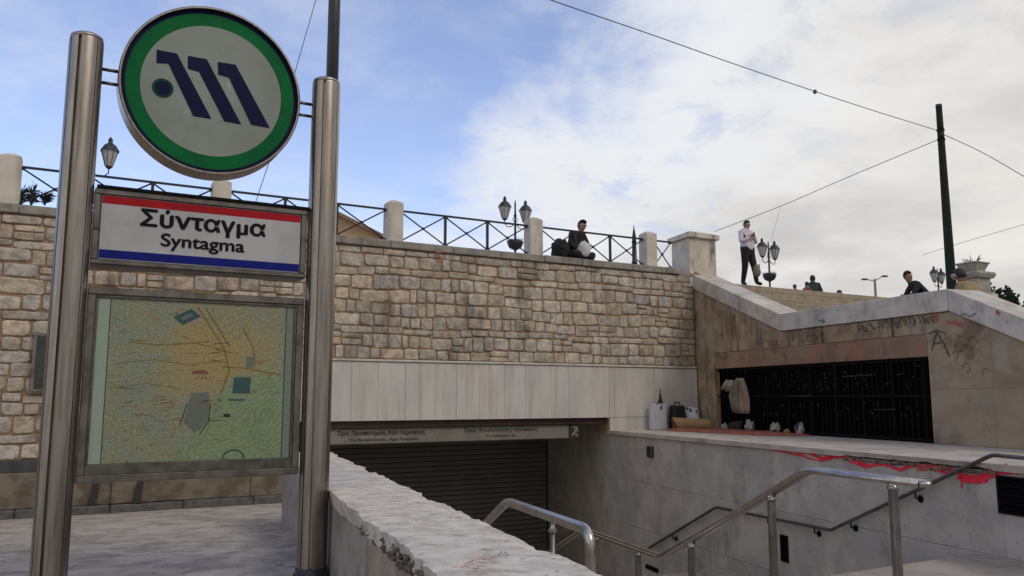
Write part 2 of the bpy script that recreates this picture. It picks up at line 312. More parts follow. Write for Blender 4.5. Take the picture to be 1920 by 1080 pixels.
# ================================================================== ground and paving
PV = .38      # the pavement by the sign stand; it falls gently to the gutter of the wall
m0 = MB(); m0.add([AD(-120, -150, PV), AD(-.50, -150, PV), AD(-.50, 4.2, PV), AD(-120, 4.2, PV), AD(-.02, 10.79, 0), AD(-120, 10.79, 0), AD(-.02, 4.2, PV)], [[0, 1, 2, 3], [3, 2, 6, 4, 5]])
struct(m0, 'pavement', 'pave')
struct(MB().prism([AD(-.515, -150), AD(120, -150), AD(120, -4.2), AD(aw(-4.2), -4.2), AD(aw(2.6), 2.6), AD(0.0, 2.6), AD(0, -2.6), AD(-.515, -2.6)], -.25, .10), 'stair_forecourt', 'pave2')
struct(MB().prism([AD(-150, 11.2), AD(150, 11.2), AD(150, 400), AD(-150, 400)], 3.75, 4.05), 'upper_plaza', 'plaza')
LAND = -.87; FLOOR = -1.92
struct(MB().prism([AD(0, 4.88), AD(aw(4.88), 4.88), AD(aw(7.05), 7.05), AD(0, 7.05)], LAND - .2, LAND), 'stair_landing', 'pave2')
struct(MB().prism([AD(-.1, 9.57), AD(6.1, 9.57), AD(6.1, 14.6), AD(-.1, 14.6)], FLOOR - .2, FLOOR), 'passage_floor', 'pave2')

# ================================================================== the stairs down to the station
def flight(name, label, d0, z0, n, rise, run, a0, a1, matn, group=None):
    t = thing(name, label, 'stairs', AD((a0 + (a1(d0) if callable(a1) else a1)) / 2, d0, z0 - n * rise), 0, group)
    for i in range(n - 1):
        b = MB(); b.tint = tg(.88, 1.08); x1 = (a1(d0 + run * i) if callable(a1) else a1)
        q0, q1 = d0 + run * i + .002, d0 + run * (i + 1) + .03
        b.prism([AD(a0, q0), AD(x1, q0), AD(x1, q1), AD(a0, q1)], z0 - rise * (i + 2), z0 - rise * (i + 1))
        b.build('step', matn, t, bevel=.008)
    return t
flight('stairs', 'grey stone flight going down from street level to the stair landing', 2.6, .10, 6, .1615, .38, 0.0, lambda d: aw(d) - .01, 'pave2')
flight('stairs', 'lower grey stone flight running under the marble fascia to the closed shutter', 7.05, LAND, 7, .15, .36, 0.0, lambda d: aw(d) - .01, 'pave2')

# ================================================================== rubble wall
wall = thing('stone_wall', 'tall rubble stone retaining wall with brown mortar joints below the iron railing', 'wall', WA(3, 0))
b = MB()
b.slab(WA, [(-9, 0), (2.5, 0), (2.5, 2.2), (11.3, 2.2), (11.3, 4.13), (-9, 4.13)], -.45, -.005)
b.slab(WA, [(11.302, .6), (11.9, .6), (11.9, 4.0), (11.302, 4.0)], -.45, -.03); b.slab(WA, [(2.502, 0), (3.1, 0), (3.1, 1.23), (2.502, 1.23)], -.45, -.02)
b.build('mortar_core', 'mortar', wall)
def stone_mesh(mb, s0, s1, h0, h1, dep):
    g = random.uniform(.006, .0125); s0 += g; s1 -= g; h0 += g; h1 -= g
    cx, cy = (s0 + s1) / 2, (h0 + h1) / 2; hw, hh = (s1 - s0) / 2, (h1 - h0) / 2
    jit = min(hw, hh) * .15; sk = random.uniform(-.08, .08) * hh
    base = []; K = 20
    pw = random.uniform(.22, .42)
    for k in range(K):
        a = 2 * math.pi * (k + .5) / K; c_, s_ = math.cos(a), math.sin(a)
        x = math.copysign(abs(c_) ** pw, c_) * hw; y = math.copysign(abs(s_) ** pw, s_) * hh
        x += random.uniform(-jit, jit) * .55; y += random.uniform(-jit, jit) * .55 + sk * x / max(hw, .01)
        x = max(-hw, min(hw, x)); y = max(-hh - .004, min(hh + .004, y))
        base.append((x, y))
    rings = [(1, -.015), (.985, dep * .45), (.945, dep * .85), (.72, dep * random.uniform(.9, 1.15))]
    vs = []
    for sc, dd in rings:
        for x, y in base:
            inx = 1 - (1 - sc) * min(1, hh / hw) if hw > hh else sc; iny = 1 - (1 - sc) * min(1, hw / hh) if hh > hw else sc
            r = random.uniform(-.0035, .0035) if sc < 1 else 0
            vs.append(WA(cx + x * inx, cy + y * iny, dd + r))
    vs.append(WA(cx, cy, dep * random.uniform(.9, 1.2)))
    fs = [[i * K + j, i * K + (j + 1) % K, (i + 1) * K + (j + 1) % K, (i + 1) * K + j] for i in range(3) for j in range(K)]
    fs += [[3 * K + j, 3 * K + (j + 1) % K, 4 * K] for j in range(K)]
    mb.add(vs, fs)
rows_up = [.19, .24, .125, .21, .225, .22, .235, .125, .215, .125][:]      # from h 2.24 upwards
tot = sum(rows_up); rows_up = [r * (4.12 - 2.235) / tot for r in rows_up]
rows_lo = [.2, .13, .24, .19, .15, .24, .18, .14]; tot = sum(rows_lo); rows_lo = [r * (2.235 - .77) / tot for r in rows_lo]
stones = []
def wob(s, h): return .022 * math.sin(s * 1.7 + h * 3) + .016 * math.sin(s * 4.1 + h * 7.3)
def lay(h, rows, sA, sB, hmin, hmax):
    for rh in rows:
        s = sA - random.uniform(0, .2)
        while s < sB - .06:
            wd = random.uniform(.17, .46) if rh > .17 else random.uniform(.22, .58)
            if random.random() < .12: wd *= 1.35
            e = min(s + wd, sB)
            if sB - e < .12: e = sB
            wm_ = (s + e) / 2
            lo = h + (wob(wm_, h) if h > hmin + .01 else 0); hi = h + rh + (wob(wm_, h + rh) if h + rh < hmax - .01 else 0)
            if e > sA + .03:
                q = random.random(); s_ = max(s, sA)
                if rh > .18 and q < .10: 
                    md = lo + (hi - lo) * random.uniform(.4, .6); stones.append((s_, e, lo, md)); stones.append((s_, e, md, hi))
                elif rh > .18 and q < .17 and e - s_ > .24:
                    ms = s_ + (e - s_) * random.uniform(.35, .65); stones.append((s_, ms, lo, hi)); stones.append((ms, e, lo, hi))
                else: stones.append((s_, e, lo, hi))
            s = e
        h += rh
lay(2.235, rows_up, -9, 11.33, 2.235, 4.12)
lay(.77, rows_lo, -9, 2.49, .77, 2.235)
def project(p):
    q = p - V3((0, 0, EYE)); F = q.y * cP + q.z * sP; U = -q.y * sP + q.z * cP; return 960 + FPX * q.x / F, 540 - FPX * U / F
def seen(st):
    x, y = project(WA((st[0] + st[1]) / 2, (st[2] + st[3]) / 2))
    if x < -12: return 0
    if 150 < x < 560 and not (505 < y < 548): return 0
    if 92 < x < 150 or 572 < x < 612: return 0
    x0, y0 = project(WA(st[0], st[2])); x1, y1 = project(WA(st[1], st[3])); return abs((x1 - x0) * (y1 - y0))
order = sorted(stones, key=lambda s: -seen(s))
rest = MB()
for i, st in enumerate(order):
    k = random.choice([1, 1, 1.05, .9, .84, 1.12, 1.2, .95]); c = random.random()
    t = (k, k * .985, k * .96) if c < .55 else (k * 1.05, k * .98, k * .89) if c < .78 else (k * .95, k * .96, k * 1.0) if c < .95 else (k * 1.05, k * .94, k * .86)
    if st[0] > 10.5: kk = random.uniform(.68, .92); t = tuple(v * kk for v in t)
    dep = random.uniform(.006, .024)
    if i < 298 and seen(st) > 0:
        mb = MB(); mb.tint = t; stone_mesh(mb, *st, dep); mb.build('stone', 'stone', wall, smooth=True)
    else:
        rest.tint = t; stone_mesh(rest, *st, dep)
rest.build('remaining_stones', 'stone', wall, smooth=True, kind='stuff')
# coping slabs, dark band, plinth and curb along the foot
s = -9.0
while s < 10.9:
    e = min(s + random.uniform(.8, 1.5), 10.98); mb = MB(); mb.tint = tg()
    z = random.uniform(-.006, .008)
    mb.slab(WA, [(s + .004, 4.135 + z), (e - .004, 4.135 + z), (e - .004, 4.265 + z), (s + .004, 4.265 + z)], -.5, .05 + random.uniform(-.008, .01)); mb.build('coping_slab', 'coping', wall, bevel=.012); s = e
s = -9.0
while s < 3.0:
    e = min(s + 1.3, 3.08); mb = MB(); mb.slab(WA, [(s + .003, .6), (e - .003, .6), (e - .003, .765), (s + .003, .765)], -.02, .035); mb.build('skirting_slab', 'darkband', wall, bevel=.004); s = e
s = -9.0
while s < 3.0:
    e = min(s + 1.9, 3.08); mb = MB(); mb.tint = tg(); mb.slab(WA, [(s + .003, .125), (e - .003, .125), (e - .003, .597), (s + .003, .597)], -.02, .115); mb.build('plinth_block', 'plinth', wall, bevel=.01); s = e
s = -9.0
while s < 3.0:
    e = min(s + random.uniform(.9, 1.2), 3.08); mb = MB(); z = random.uniform(-.008, .008); mb.slab(WA, [(s + .004, .0), (e - .004, 0), (e - .004, .125 + z), (s + .004, .125 + z)], -.02, .23 + z); mb.build('curb_stone', 'curb', wall, bevel=.014); s = e
# small red mark on one stone
q0 = on_plane(820, 483, P, nA); mk = MB()
for dx, dz, ex, ez in ((-.04, .09, .05, .09), (-.04, .09, -.03, -.02), (-.03, .0, .05, .01), (.05, .0, .04, -.09), (-.05, -.09, .04, -.09)):
    mk.ribbon([q0 + eA * dx + V3((0, 0, dz)) + nA * .062, q0 + eA * ex + V3((0, 0, ez)) + nA * .062], .026, nA)
mk.build('paint_mark', 'spray2', wall)

# ================================================================== marble fascia over the station entrance
fas = thing('marble_fascia', 'band of pale rust streaked marble panels over the station entrance', 'fascia', WA(6, 1.2))
mb = MB(); mb.slab(WA, [(2.5, 1.235), (9.105, 1.235), (9.105, .93), (11.34, .93), (11.34, 2.195), (2.5, 2.195)], -.45, -.004); mb.build('backing', 'mortar', fas)
js = [2.5, 3.2, 3.96, 4.42, 4.9, 5.85, 6.31, 6.8, 7.25, 8.18, 9.11]
for i in range(10):
    m_ = MB(); m_.tint = tg(.955, 1.03, .015); m_.slab(WA, [(js[i] + .002, 1.22), (js[i + 1] - .002, 1.22), (js[i + 1] - .002, 2.19), (js[i] + .002, 2.19)], -.005, .03 + random.uniform(-.0015, .0015)); m_.build('marble_panel', 'fascia', fas, bevel=.003)
m_ = MB(); m_.slab(WA, [(2.504, .77), (3.09, .77), (3.09, 1.216), (2.504, 1.216)], -.018, .03); m_.build('marble_panel', 'fascia', fas, bevel=.003)
for a_, b_, c_, d_ in ((9.11, 10.2, 1.225, 2.19), (10.2, 11.335, 1.225, 2.19), (9.11, 10.2, .96, 1.22), (10.2, 11.335, .96, 1.22)):
    m_ = MB(); m_.tint = tg(.80, .92, .02); m_.slab(WA, [(a_ + .004, c_), (b_ - .004, c_), (b_ - .004, d_ - .002), (a_ + .004, d_ - .002)], -.005, .03); m_.build('marble_panel', 'fascia', fas, bevel=.003)
m_ = MB(); m_.slab(WA, [(2.5, 2.196), (11.33, 2.196), (11.33, 2.232), (2.5, 2.232)], -.01, .055); m_.build('ledge_strip', 'pale', fas, bevel=.006)

# ================================================================== passage behind the fascia
ps = thing('station_entrance', 'dark underground station entrance under the marble band with lining, beam and ceiling', 'entrance', AD(3, 11.5, FLOOR))
DS = 14.0
m_ = MB(); m_.prism([AD(-.3, 10.79 + .47), AD(6.3, 10.79 + .47), AD(6.3, DS + .9), AD(-.3, DS + .9)], 1.24, 1.5); m_.build('ceiling_slab', 'inside', ps)
m_ = MB(); m_.slab(WA, [(3.2, 1.105), (9.08, 1.105), (9.08, 1.232), (3.2, 1.232)], -.44, -.06); m_.build('lintel_beam', 'beam', ps)
m_ = MB(); m_.prism([AD(aw(10.8) + .003, 10.80), AD(aw(10.8) + .3, 10.80), AD(aw(DS) + .3, DS + .3), AD(aw(DS) + .003, DS + .3)], FLOOR - .2, 1.225); m_.build('right_lining', 'wallD', ps)
m_ = MB(); m_.prism([AD(-.3, 10.80), AD(-.003, 10.80), AD(-.003, DS + .3), AD(-.3, DS + .3)], FLOOR - .2, 1.225); m_.build('left_lining', 'inside', ps)
sh = thing('roller_shutter', 'closed grey metal roller shutter at the back of the dark station entrance', 'shutter', AD(3, DS, FLOOR))
def SH(a, h, off=0): v = AD(a, DS) + nA * off; return V3((v.x, v.y, h))
m_ = MB(); m_.slab(SH, [(-.003, FLOOR), (6.06, FLOOR), (6.06, 1.235), (-.003, 1.235)], -.2, -.02); m_.build('backing', 'groove', sh)
slat_me = None; k = 0; z = FLOOR + .01
while z < 1.18:
    if slat_me is None:
        m_ = MB(); m_.hexa([SH(.05, z, -.02), SH(6.0, z, -.02), SH(6.0, z, .014), SH(.05, z, .014)], [SH(.05, z + .084, -.02), SH(6.0, z + .084, -.02), SH(6.0, z + .084, .002), SH(.05, z + .084, .002)])
        o = m_.build('slat', 'slat', sh); slat_me = o; z0 = z
    else:
        o = bpy.data.objects.new('slat', slat_me.data); C.objects.link(o); o.parent = sh; o.location = (0, 0, z - z0)
    z += .104
# light-box sign under the beam
def LS(s, h, off=0): return WA(s, h, off - .12)
ls = thing('direction_sign', 'long grey direction sign with two dark printed lines under the entrance lintel', 'sign', WA(5.8, .83))
m_ = MB(); m_.slab(LS, [(3.62, .83), (8.28, .83), (8.28, 1.10), (3.62, 1.10)], -.16, 0); m_.build('sign_box', 'frame', ls, bevel=.006)
M['signface'] = mat('grimy_sign_face', (.22, .205, .18), (.17, .155, .14), .5, 3)
m_ = MB(); m_.slab(LS, [(3.66, .85), (8.26, .85), (8.26, 1.085), (3.66, 1.085)], .001, .006); m_.build('sign_face', 'signface', ls)
def text_mesh(name, s, size, fn, u0, h0, off, m, parent, bold=0, width=None):
    cu = bpy.data.curves.new(name, 'FONT'); cu.body = s; cu.size = size
    to = bpy.data.objects.new(name, cu); C.objects.link(to); dg = bpy.context.evaluated_depsgraph_get(); me0 = bpy.data.meshes.new_from_object(to.evaluated_get(dg))
    bpy.data.objects.remove(to); bpy.data.curves.remove(cu)
    xs = [v.co.x for v in me0.vertices]; x0, x1 = min(xs), max(xs); k = width / (x1 - x0) if width else 1
    mb = MB(); passes = [(0, 0)] if not bold else [(-1, 0), (1, 0), (0, .7), (0, -.7), (0, 0)]
    for i, (bx, by) in enumerate(passes):
        mb.add([fn(u0 + (v.co.x - x0) * k + bx * bold, h0 + v.co.y + by * bold, off + i * .0004) for v in me0.vertices], [list(p.vertices) for p in me0.polygons])
    bpy.data.meshes.remove(me0); return mb.build(name, m, parent)
text_mesh('lettering', 'Προς Πανεπιστημίου, Αγία Παρασκευή', .10, LS, 3.80, .985, .009, 'inkb', ls, bold=.004, width=1.52)
text_mesh('lettering', 'To Panepistimiou, Agia Paraskevi', .07, LS, 4.0, .885, .009, 'inkb', ls, bold=.002, width=1.2)
text_mesh('lettering', 'Προς Φιλελλήνων | Λεωφόρος', .09, LS, 6.08, .995, .009, 'inkb', ls, bold=.003, width=1.5)
text_mesh('lettering', 'To Filellinon St.', .06, LS, 6.5, .90, .009, 'inkb', ls, bold=.002, width=.62)
m_ = MB(); m_.slab(LS, [(8.29, .85), (8.50, .85), (8.50, 1.11), (8.29, 1.11)], -.1, .012); pg = m_.build('pictogram_box', 'shutter', ls, bevel=.004)
m_ = MB(); m_.ribbon([LS(8.33, .90, .016), LS(8.385, .955, .016), LS(8.45, 1.04, .016)], .022, nA); m_.ribbon([LS(8.345, 1.04, .016), LS(8.43, 1.05, .016), LS(8.45, .96, .016)], .018, nA); m_.ribbon([LS(8.40, .93, .016), LS(8.44, .88, .016)], .02, nA); m_.build('pictogram', 'panelw', pg)

# ================================================================== terrace and stairwell right wall
dn = -4.2; L = (AD(aw(dn), dn) - W0).length
struct(MB().prism([AD(aw(dn) + .14, dn), AD(8.5, dn), AD(8.33, 10.785), AD(aw(10.785) + .14, 10.785)], .6, .972), 'terrace', 'ledge')
wd = thing('stairwell_wall', 'grey marble wall beside the descending stairs carrying a jagged red painted line', 'wall', WD(5, 0))
m_ = MB(); m_.slab(WD, [(0, FLOOR - .1), (L, FLOOR - .1), (L, .91), (0, .91)], -.3, -.03); m_.build('backing', 'mortar', wd)
tj = (on_plane(1447, 850, W0, nW) - W0).dot(eW); js = [0.0]
x = tj - 4 * 1.165
while x < L:
    if x > .15: js.append(x)
    x += 1.165
js.append(L)
for i in range(len(js) - 1):
    for (h0, h1) in ((.12, .905), (-.68, .116), (-1.5, -.684), (-2.0, -1.504)):
        if js[i] > 9.2 and h1 < -.5: continue
        m_ = MB(); m_.tint = tg(.94, 1.05, .02)
        tv = on_plane(1873, 905, W0, nW); 
        m_.slab(WD, [(js[i] + .0015, h0), (js[i + 1] - .0015, h0), (js[i + 1] - .0015, h1), (js[i] + .0015, h1)], -.029, random.uniform(-.0015, .0015)); m_.build('marble_panel', 'wallD', wd, bevel=.0012)
# terrace edge slabs; the middle ones are broken underneath
tb0 = (on_plane(1585, 845, W0, nW) - W0).dot(eW); tb1 = (on_plane(1868, 870, W0, nW) - W0).dot(eW)
t_ = 0.0; cuts = [0, 1.5, 3.0, tb0 - .6]
while cuts[-1] < L: cuts.append(cuts[-1] + random.uniform(1.0, 1.5))
for a_, b_ in zip(cuts[:-1], cuts[1:]):
    b_ = min(b_, L); m_ = MB(); m_.tint = tg(.9, 1.1); n_ = max(4, int((b_ - a_) / .05)); top = []; bot = []
    for k in range(n_ + 1):
        t_ = a_ + .003 + (b_ - a_ - .006) * k / n_; br = 1 if tb0 < t_ < tb1 else 0
        of = .045 + (noise.noise(V3((t_ * 4, 0, 3))) * .03 + noise.noise(V3((t_ * 13, 0, 5))) * .02 if br else noise.noise(V3((t_ * 3, 0, 9))) * .004)
        lo = .912 + (max(0, noise.noise(V3((t_ * 5, 1, 7)))) * .05 + .012 if br else 0); top.append((t_, of)); bot.append((t_, of - (.02 if br else 0), lo))
    vs = [WD(t_, .978, of) for t_, of in top] + [WD(t_, lo, of) for t_, of, lo in bot] + [WD(t_, .978, -.16) for t_, of in top] + [WD(t_, .912, -.16) for t_, of in top]
    q = n_ + 1; fs = [[i, i + 1, q + i + 1, q + i] for i in range(n_)] + [[2 * q + i, 2 * q + i + 1, i + 1, i] for i in range(n_)] + [[q + i, q + i + 1, 3 * q + i + 1, 3 * q + i] for i in range(n_)] + [[3 * q + i, 3 * q + i + 1, 2 * q + i + 1, 2 * q + i] for i in range(n_)]
    fs += [[0, q, 3 * q, 2 * q], [q - 1, 2 * q - 1, 4 * q - 1, 3 * q - 1]]
    m_.add(vs, fs); m_.build('edge_slab', 'ledge', wd)
# crumbling mortar under the broken slabs
m_ = MB()
t_ = tb0
while t_ < tb1:
    sz = random.uniform(.02, .07); c = WD(t_, .895 + random.uniform(-.025, .012), .0); m_.box(c, sz * 1.6, .03, sz * .55, (eW, nW, V3((0, 0, 1)))); t_ += sz * 1.1
m_.build('crumbling_mortar', 'broken', wd, bevel=.006, kind='stuff')
m_ = MB()
for a_, b_, h_ in ((tb0 + .3, tb0 + 1.4, .885), (tb0 + 1.2, tb1 - .6, .865), (tb1 - 1.2, tb1 - .1, .88)):
    pts = [WD(a_ + (b_ - a_) * k / 12, h_ + noise.noise(V3((k * .7, a_, 0))) * .02, .004) for k in range(13)]
    m_.ribbon(pts, [.006 + .04 * math.sin(math.pi * k / 12) * random.uniform(.4, 1) for k in range(13)], nW)
m_.build('crack', 'groove', wd)
# red spray line
def spray(pts, wpx, fn_pt, nrm, mb, jit=1.0, off=.006):
    P3 = []
    for (x0, y0), (x1, y1) in zip(pts[:-1], pts[1:]):
        for k in range(6):
            P3.append((x0 + (x1 - x0) * k / 6 + random.uniform(-jit, jit), y0 + (y1 - y0) * k / 6 + random.uniform(-jit, jit)))
    P3.append(pts[-1]); q = [fn_pt(x, y) + nrm * off for x, y in P3]
    sc = [(a - V3((0, 0, EYE))).length / FPX for a in q]; mb.ribbon(q, [wpx * s_ * random.uniform(.7, 1.3) for s_ in sc], nrm)
fw = lambda x, y: on_plane(x, y, W0, nW)
m_ = MB()
spray([(1441, 838), (1480, 843), (1515, 849), (1545, 860), (1568, 852), (1600, 861), (1630, 874), (1658, 869), (1688, 881), (1712, 872), (1750, 874), (1790, 879)], 5.5, fw, nW, m_)
spray([(1441, 842), (1500, 853), (1540, 864), (1575, 857), (1625, 877)], 3, fw, nW, m_, 1.5, .008)
spray([(1720, 880), (1745, 876), (1770, 886), (1792, 884)], 5, fw, nW, m_, 1.5, .010)
spray([(1796, 892), (1815, 898), (1845, 897), (1862, 884), (1880, 877), (1925, 882)], 12, fw, nW, m_, 1, .006)
spray([(1800, 900), (1830, 904), (1865, 893), (1890, 885), (1925, 887)], 5, fw, nW, m_, 2, .010)
spray([(1804, 900), (1805, 914)], 3, fw, nW, m_, 1, .012)
m_.build('spray_line', 'spray', wd)
# wall boxes and openings
c = fw(1222, 847); m_ = MB(); m_.box(c + nW * .03, .17, .06, .19, (eW, nW, V3((0, 0, 1)))); jb = m_.build('junction_box', 'frame', None, bevel=.008); tag(jb, 'small grey junction box on the marble stairwell wall below the white paper bag', 'box')
def opening(x0, y0, x1, y1, label, name='wall_vent'):
    a_ = fw(x0, y0); b_ = fw(x1, y1); t0, t1 = sorted(((a_ - W0).dot(eW), (b_ - W0).dot(eW))); h1, h0 = a_.z, b_.z
    t = thing(name, label, 'vent', WD((t0 + t1) / 2, h0)); m_ = MB(); m_.slab(WD, [(t0, h0), (t1, h0), (t1, h1), (t0, h1)], .002, .012); m_.build('dark_plate', 'void', t)  # black plate on the wall face stands in for the dark hole
    f = MB(); 
    for u0, u1, v0, v1 in ((t0 - .02, t0, h0 - .02, h1 + .02), (t1, t1 + .02, h0 - .02, h1 + .02), (t0, t1, h0 - .02, h0), (t0, t1, h1, h1 + .02)): f.slab(WD, [(u0, v0), (u1, v0), (u1, v1), (u0, v1)], .002, .02)
    f.build('frame', 'bars', t)
    for k in range(3):
        h_ = h0 + (h1 - h0) * (k + 1) / 4; f = MB(); f.slab(WD, [(t0, h_), (t1, h_), (t1, h_ + .012), (t0, h_ + .012)], .012, .018); f.build('louvre', 'bars', t)
opening(1873, 895, 1990, 975, 'wide black vent opening in the stairwell wall beneath the red painted line')
opening(1466, 1005, 1478, 1052, 'narrow upright dark vent low on the stairwell wall behind the central handrail')
opening(1213, 1060, 1234, 1072, 'tiny black vent low on the stairwell wall near the lower handrail bend')

# ================================================================== side wall with the barred opening
def WBf(t, h, off=0): return WB(t, h, off)
T1, T2, TE = 2.83, 6.42, 14.0
def cop(t):      # coping top height along the side wall
    if t < T1: return 4.17 - (4.17 - 3.06) * t / T1
    if t < T2: return 3.06
    return 3.06 - (t - T2) * .455
G0, G1, GB, GT, LT = .70, 6.0, .985, 2.165, 2.48
sb = thing('side_wall', 'brown stained clad wall under the zigzag stair coping with dark scrawled graffiti', 'wall', WB(5, .98))
FB = -.34
def uf(t): return cop(t) - .30
m_ = MB()
m_.slab(WBf, [(-.25, .6), (G0, .6), (G0, GT), (G0, uf(G0) - .01), (-.25, uf(0) - .01)], FB, -.03)
m_.slab(WBf, [(G0 + .001, GT), (G1, GT), (G1, uf(G1) - .01), (T1, uf(T1) - .01), (G0 + .001, uf(G0) - .01)], FB, -.03)
m_.slab(WBf, [(G1 + .001, .2), (TE, .2), (TE, max(.3, uf(TE))), (T2, uf(T2) - .01), (G1 + .001, uf(G1) - .01)], FB, -.03)
m_.build('wall_core', 'mortar', sb)
def panel(t0, t1, h0, h1=None, mt='wallB', tint=(.85, 1.12)):
    m_ = MB(); m_.tint = tg(*((.96, 1.04) if mt == 'wallBr' else tint), .03); g = .0012 if mt == 'wallBr' else .003; t0 += g; t1 -= g
    if h1 is None:
        top = [(t, uf(t) - .012) for t in sorted({t1, t0} | ({T1} if t0 < T1 < t1 else set()) | ({T2} if t0 < T2 < t1 else set()), reverse=True)]
    else: top = [(t1, h1 - g), (t0, h1 - g)]
    m_.slab(WBf, [(t0, h0 + g), (t1, h0 + g)] + top, -.029, random.uniform(-.001, .001) if mt == 'wallBr' else random.uniform(-.003, .004)); m_.build('cladding_panel', mt, sb, bevel=.001 if mt == 'wallBr' else .003)
panel(-.02, G0, .975, 2.0); panel(-.02, G0, 2.0)
cuts = [G0, 1.28, 1.9, 2.5, 3.1, 3.9, 4.8, 5.4, G1]
for a_, b_ in zip(cuts[:-1], cuts[1:]): panel(a_, b_, LT)
cuts = [G0, 1.8, 2.9, 4.0, 5.1, G1]
for a_, b_ in zip(cuts[:-1], cuts[1:]): panel(a_, b_, GT, LT, 'lintel')
cuts = [G1, 7.0, 8.1, 9.3, 10.6, 12.0]
for a_, b_ in zip(cuts[:-1], cuts[1:]):
    ht = uf(b_) - .06
    if ht > 1.75: panel(a_, b_, .975, 1.72 if ht > 1.9 else 1.4, 'wallBr'); panel(a_, b_, 1.72 if ht > 1.9 else 1.4, None, 'wallBr')
    else: panel(a_, b_, .4, None, 'wallBr')
# jambs and soffit of the opening
m_ = MB(); m_.slab(WBf, [(G0 - .03, .975), (G0 - .002, .975), (G0 - .002, GT), (G0 - .03, GT)], FB, -.032); m_.slab(WBf, [(G1 + .003, .975), (G1 + .05, .975), (G1 + .05, GT), (G1 + .003, GT)], FB, .006); m_.build('jamb', 'wallBr', sb, bevel=.004)
# coping slabs
def copslab(t0, t1, w_=.55):
    m_ = MB(); m_.tint = tg(.9, 1.08, .03); g = .003; th = .30
    lo = [(t0 + g, cop(t0 + g) - th), (t1 - g, cop(t1 - g) - th), (t1 - g, cop(t1 - g)), (t0 + g, cop(t0 + g))]
    m_.slab(WBf, lo, -w_, .035); m_.build('coping_slab', 'copingB', sb, bevel=.008)
for a_, b_ in ((-.0, .75), (.75, 1.8), (1.8, T1), (T1, 4.3), (4.3, T2), (T2, 7.9), (7.9, 9.4), (9.4, 10.9), (10.9, 12.2)): copslab(a_, b_)
m_ = MB(); m_.slab(WBf, [(-.33, cop(-.33) - .3), (-.003, cop(0) - .3), (-.003, cop(0)), (-.33, cop(-.33))], -.55, -.06); m_.build('coping_slab', 'copingB', sb, bevel=.006)
# graffiti on the side wall, flat paint
fb = lambda x, y: on_plane(x, y, COR, nB)
m_ = MB(); rr = random.Random(3)
def scribble(x, y, w_, h_, wd_):
    a0 = rr.uniform(0, 6.28); a1 = a0 + rr.choice([-1, 1]) * rr.uniform(2, 5.5); n_ = 7; sk = rr.uniform(-.3, .5)
    spray([(x + math.cos(a0 + (a1 - a0) * k / n_) * w_ * rr.uniform(.8, 1.1) + sk * h_ * math.sin(a0 + (a1 - a0) * k / n_), y + math.sin(a0 + (a1 - a0) * k / n_) * h_) for k in range(n_ + 1)], wd_, fb, nB, m_, .35, .006 + rr.random() * .002)
for k in range(17):
    x = 1612 + k * 8.6; y = 615 - (x - 1612) * .125 + rr.uniform(-2, 2)
    scribble(x, y, rr.uniform(2, 4), rr.uniform(5, 9), rr.uniform(1.1, 2.0))
    if rr.random() < .6: spray([(x + rr.uniform(-4, 0), y + rr.uniform(-9, -2)), (x + rr.uniform(-3, 3), y + rr.uniform(-1, 2)), (x + rr.uniform(-2, 4), y + rr.uniform(4, 10))], rr.uniform(1.2, 2.2), fb, nB, m_, .5, .009)
for k in range(10):
    x = 1425 + k * 13 + rr.uniform(-3, 3); y = 645 - (x - 1425) * .12; scribble(x, y, rr.uniform(3, 5), rr.uniform(4, 7), rr.uniform(.9, 1.5))
for x, y in ((1802, 622), (1826, 640), (1850, 700), (1812, 690), (1790, 668)): scribble(x, y, 8, 9, 1.0)
m_.build('graffiti', 'scrawl', sb)
m_ = MB()
spray([(1742, 626), (1757, 619), (1775, 626)], 2.6, fb, nB, m_, .8, .007); spray([(1747, 658), (1757, 622), (1772, 648), (1781, 668)], 2.8, fb, nB, m_, .8, .008); spray([(1750, 645), (1768, 641)], 2.2, fb, nB, m_, .8, .009)
for x, y in ((1790, 650), (1801, 655), (1812, 650), (1824, 656)): scribble(x, y, 3, 4, 1.3)
m_.build('graffiti', 'scrawl', sb)
m_ = MB()
for pts in ([(1805, 592), (1815, 588), (1822, 594), (1835, 587)], [(1542, 604), (1549, 598), (1546, 608)], [(1536, 600), (1552, 603)]): spray(pts, 2.4, fb, nB, m_, .8, .045)
m_.build('graffiti', 'scrawlb', sb)
m_ = MB()
spray([(1752, 588), (1756, 598), (1754, 604)], 7, fb, nB, m_, 1, .009); spray([(1775, 604), (1795, 606), (1806, 609)], 6, fb, nB, m_, 1.5, .009); spray([(1873, 583), (1878, 590)], 5, fb, nB, m_, .5, .045)
m_.build('graffiti', 'spray2', sb)

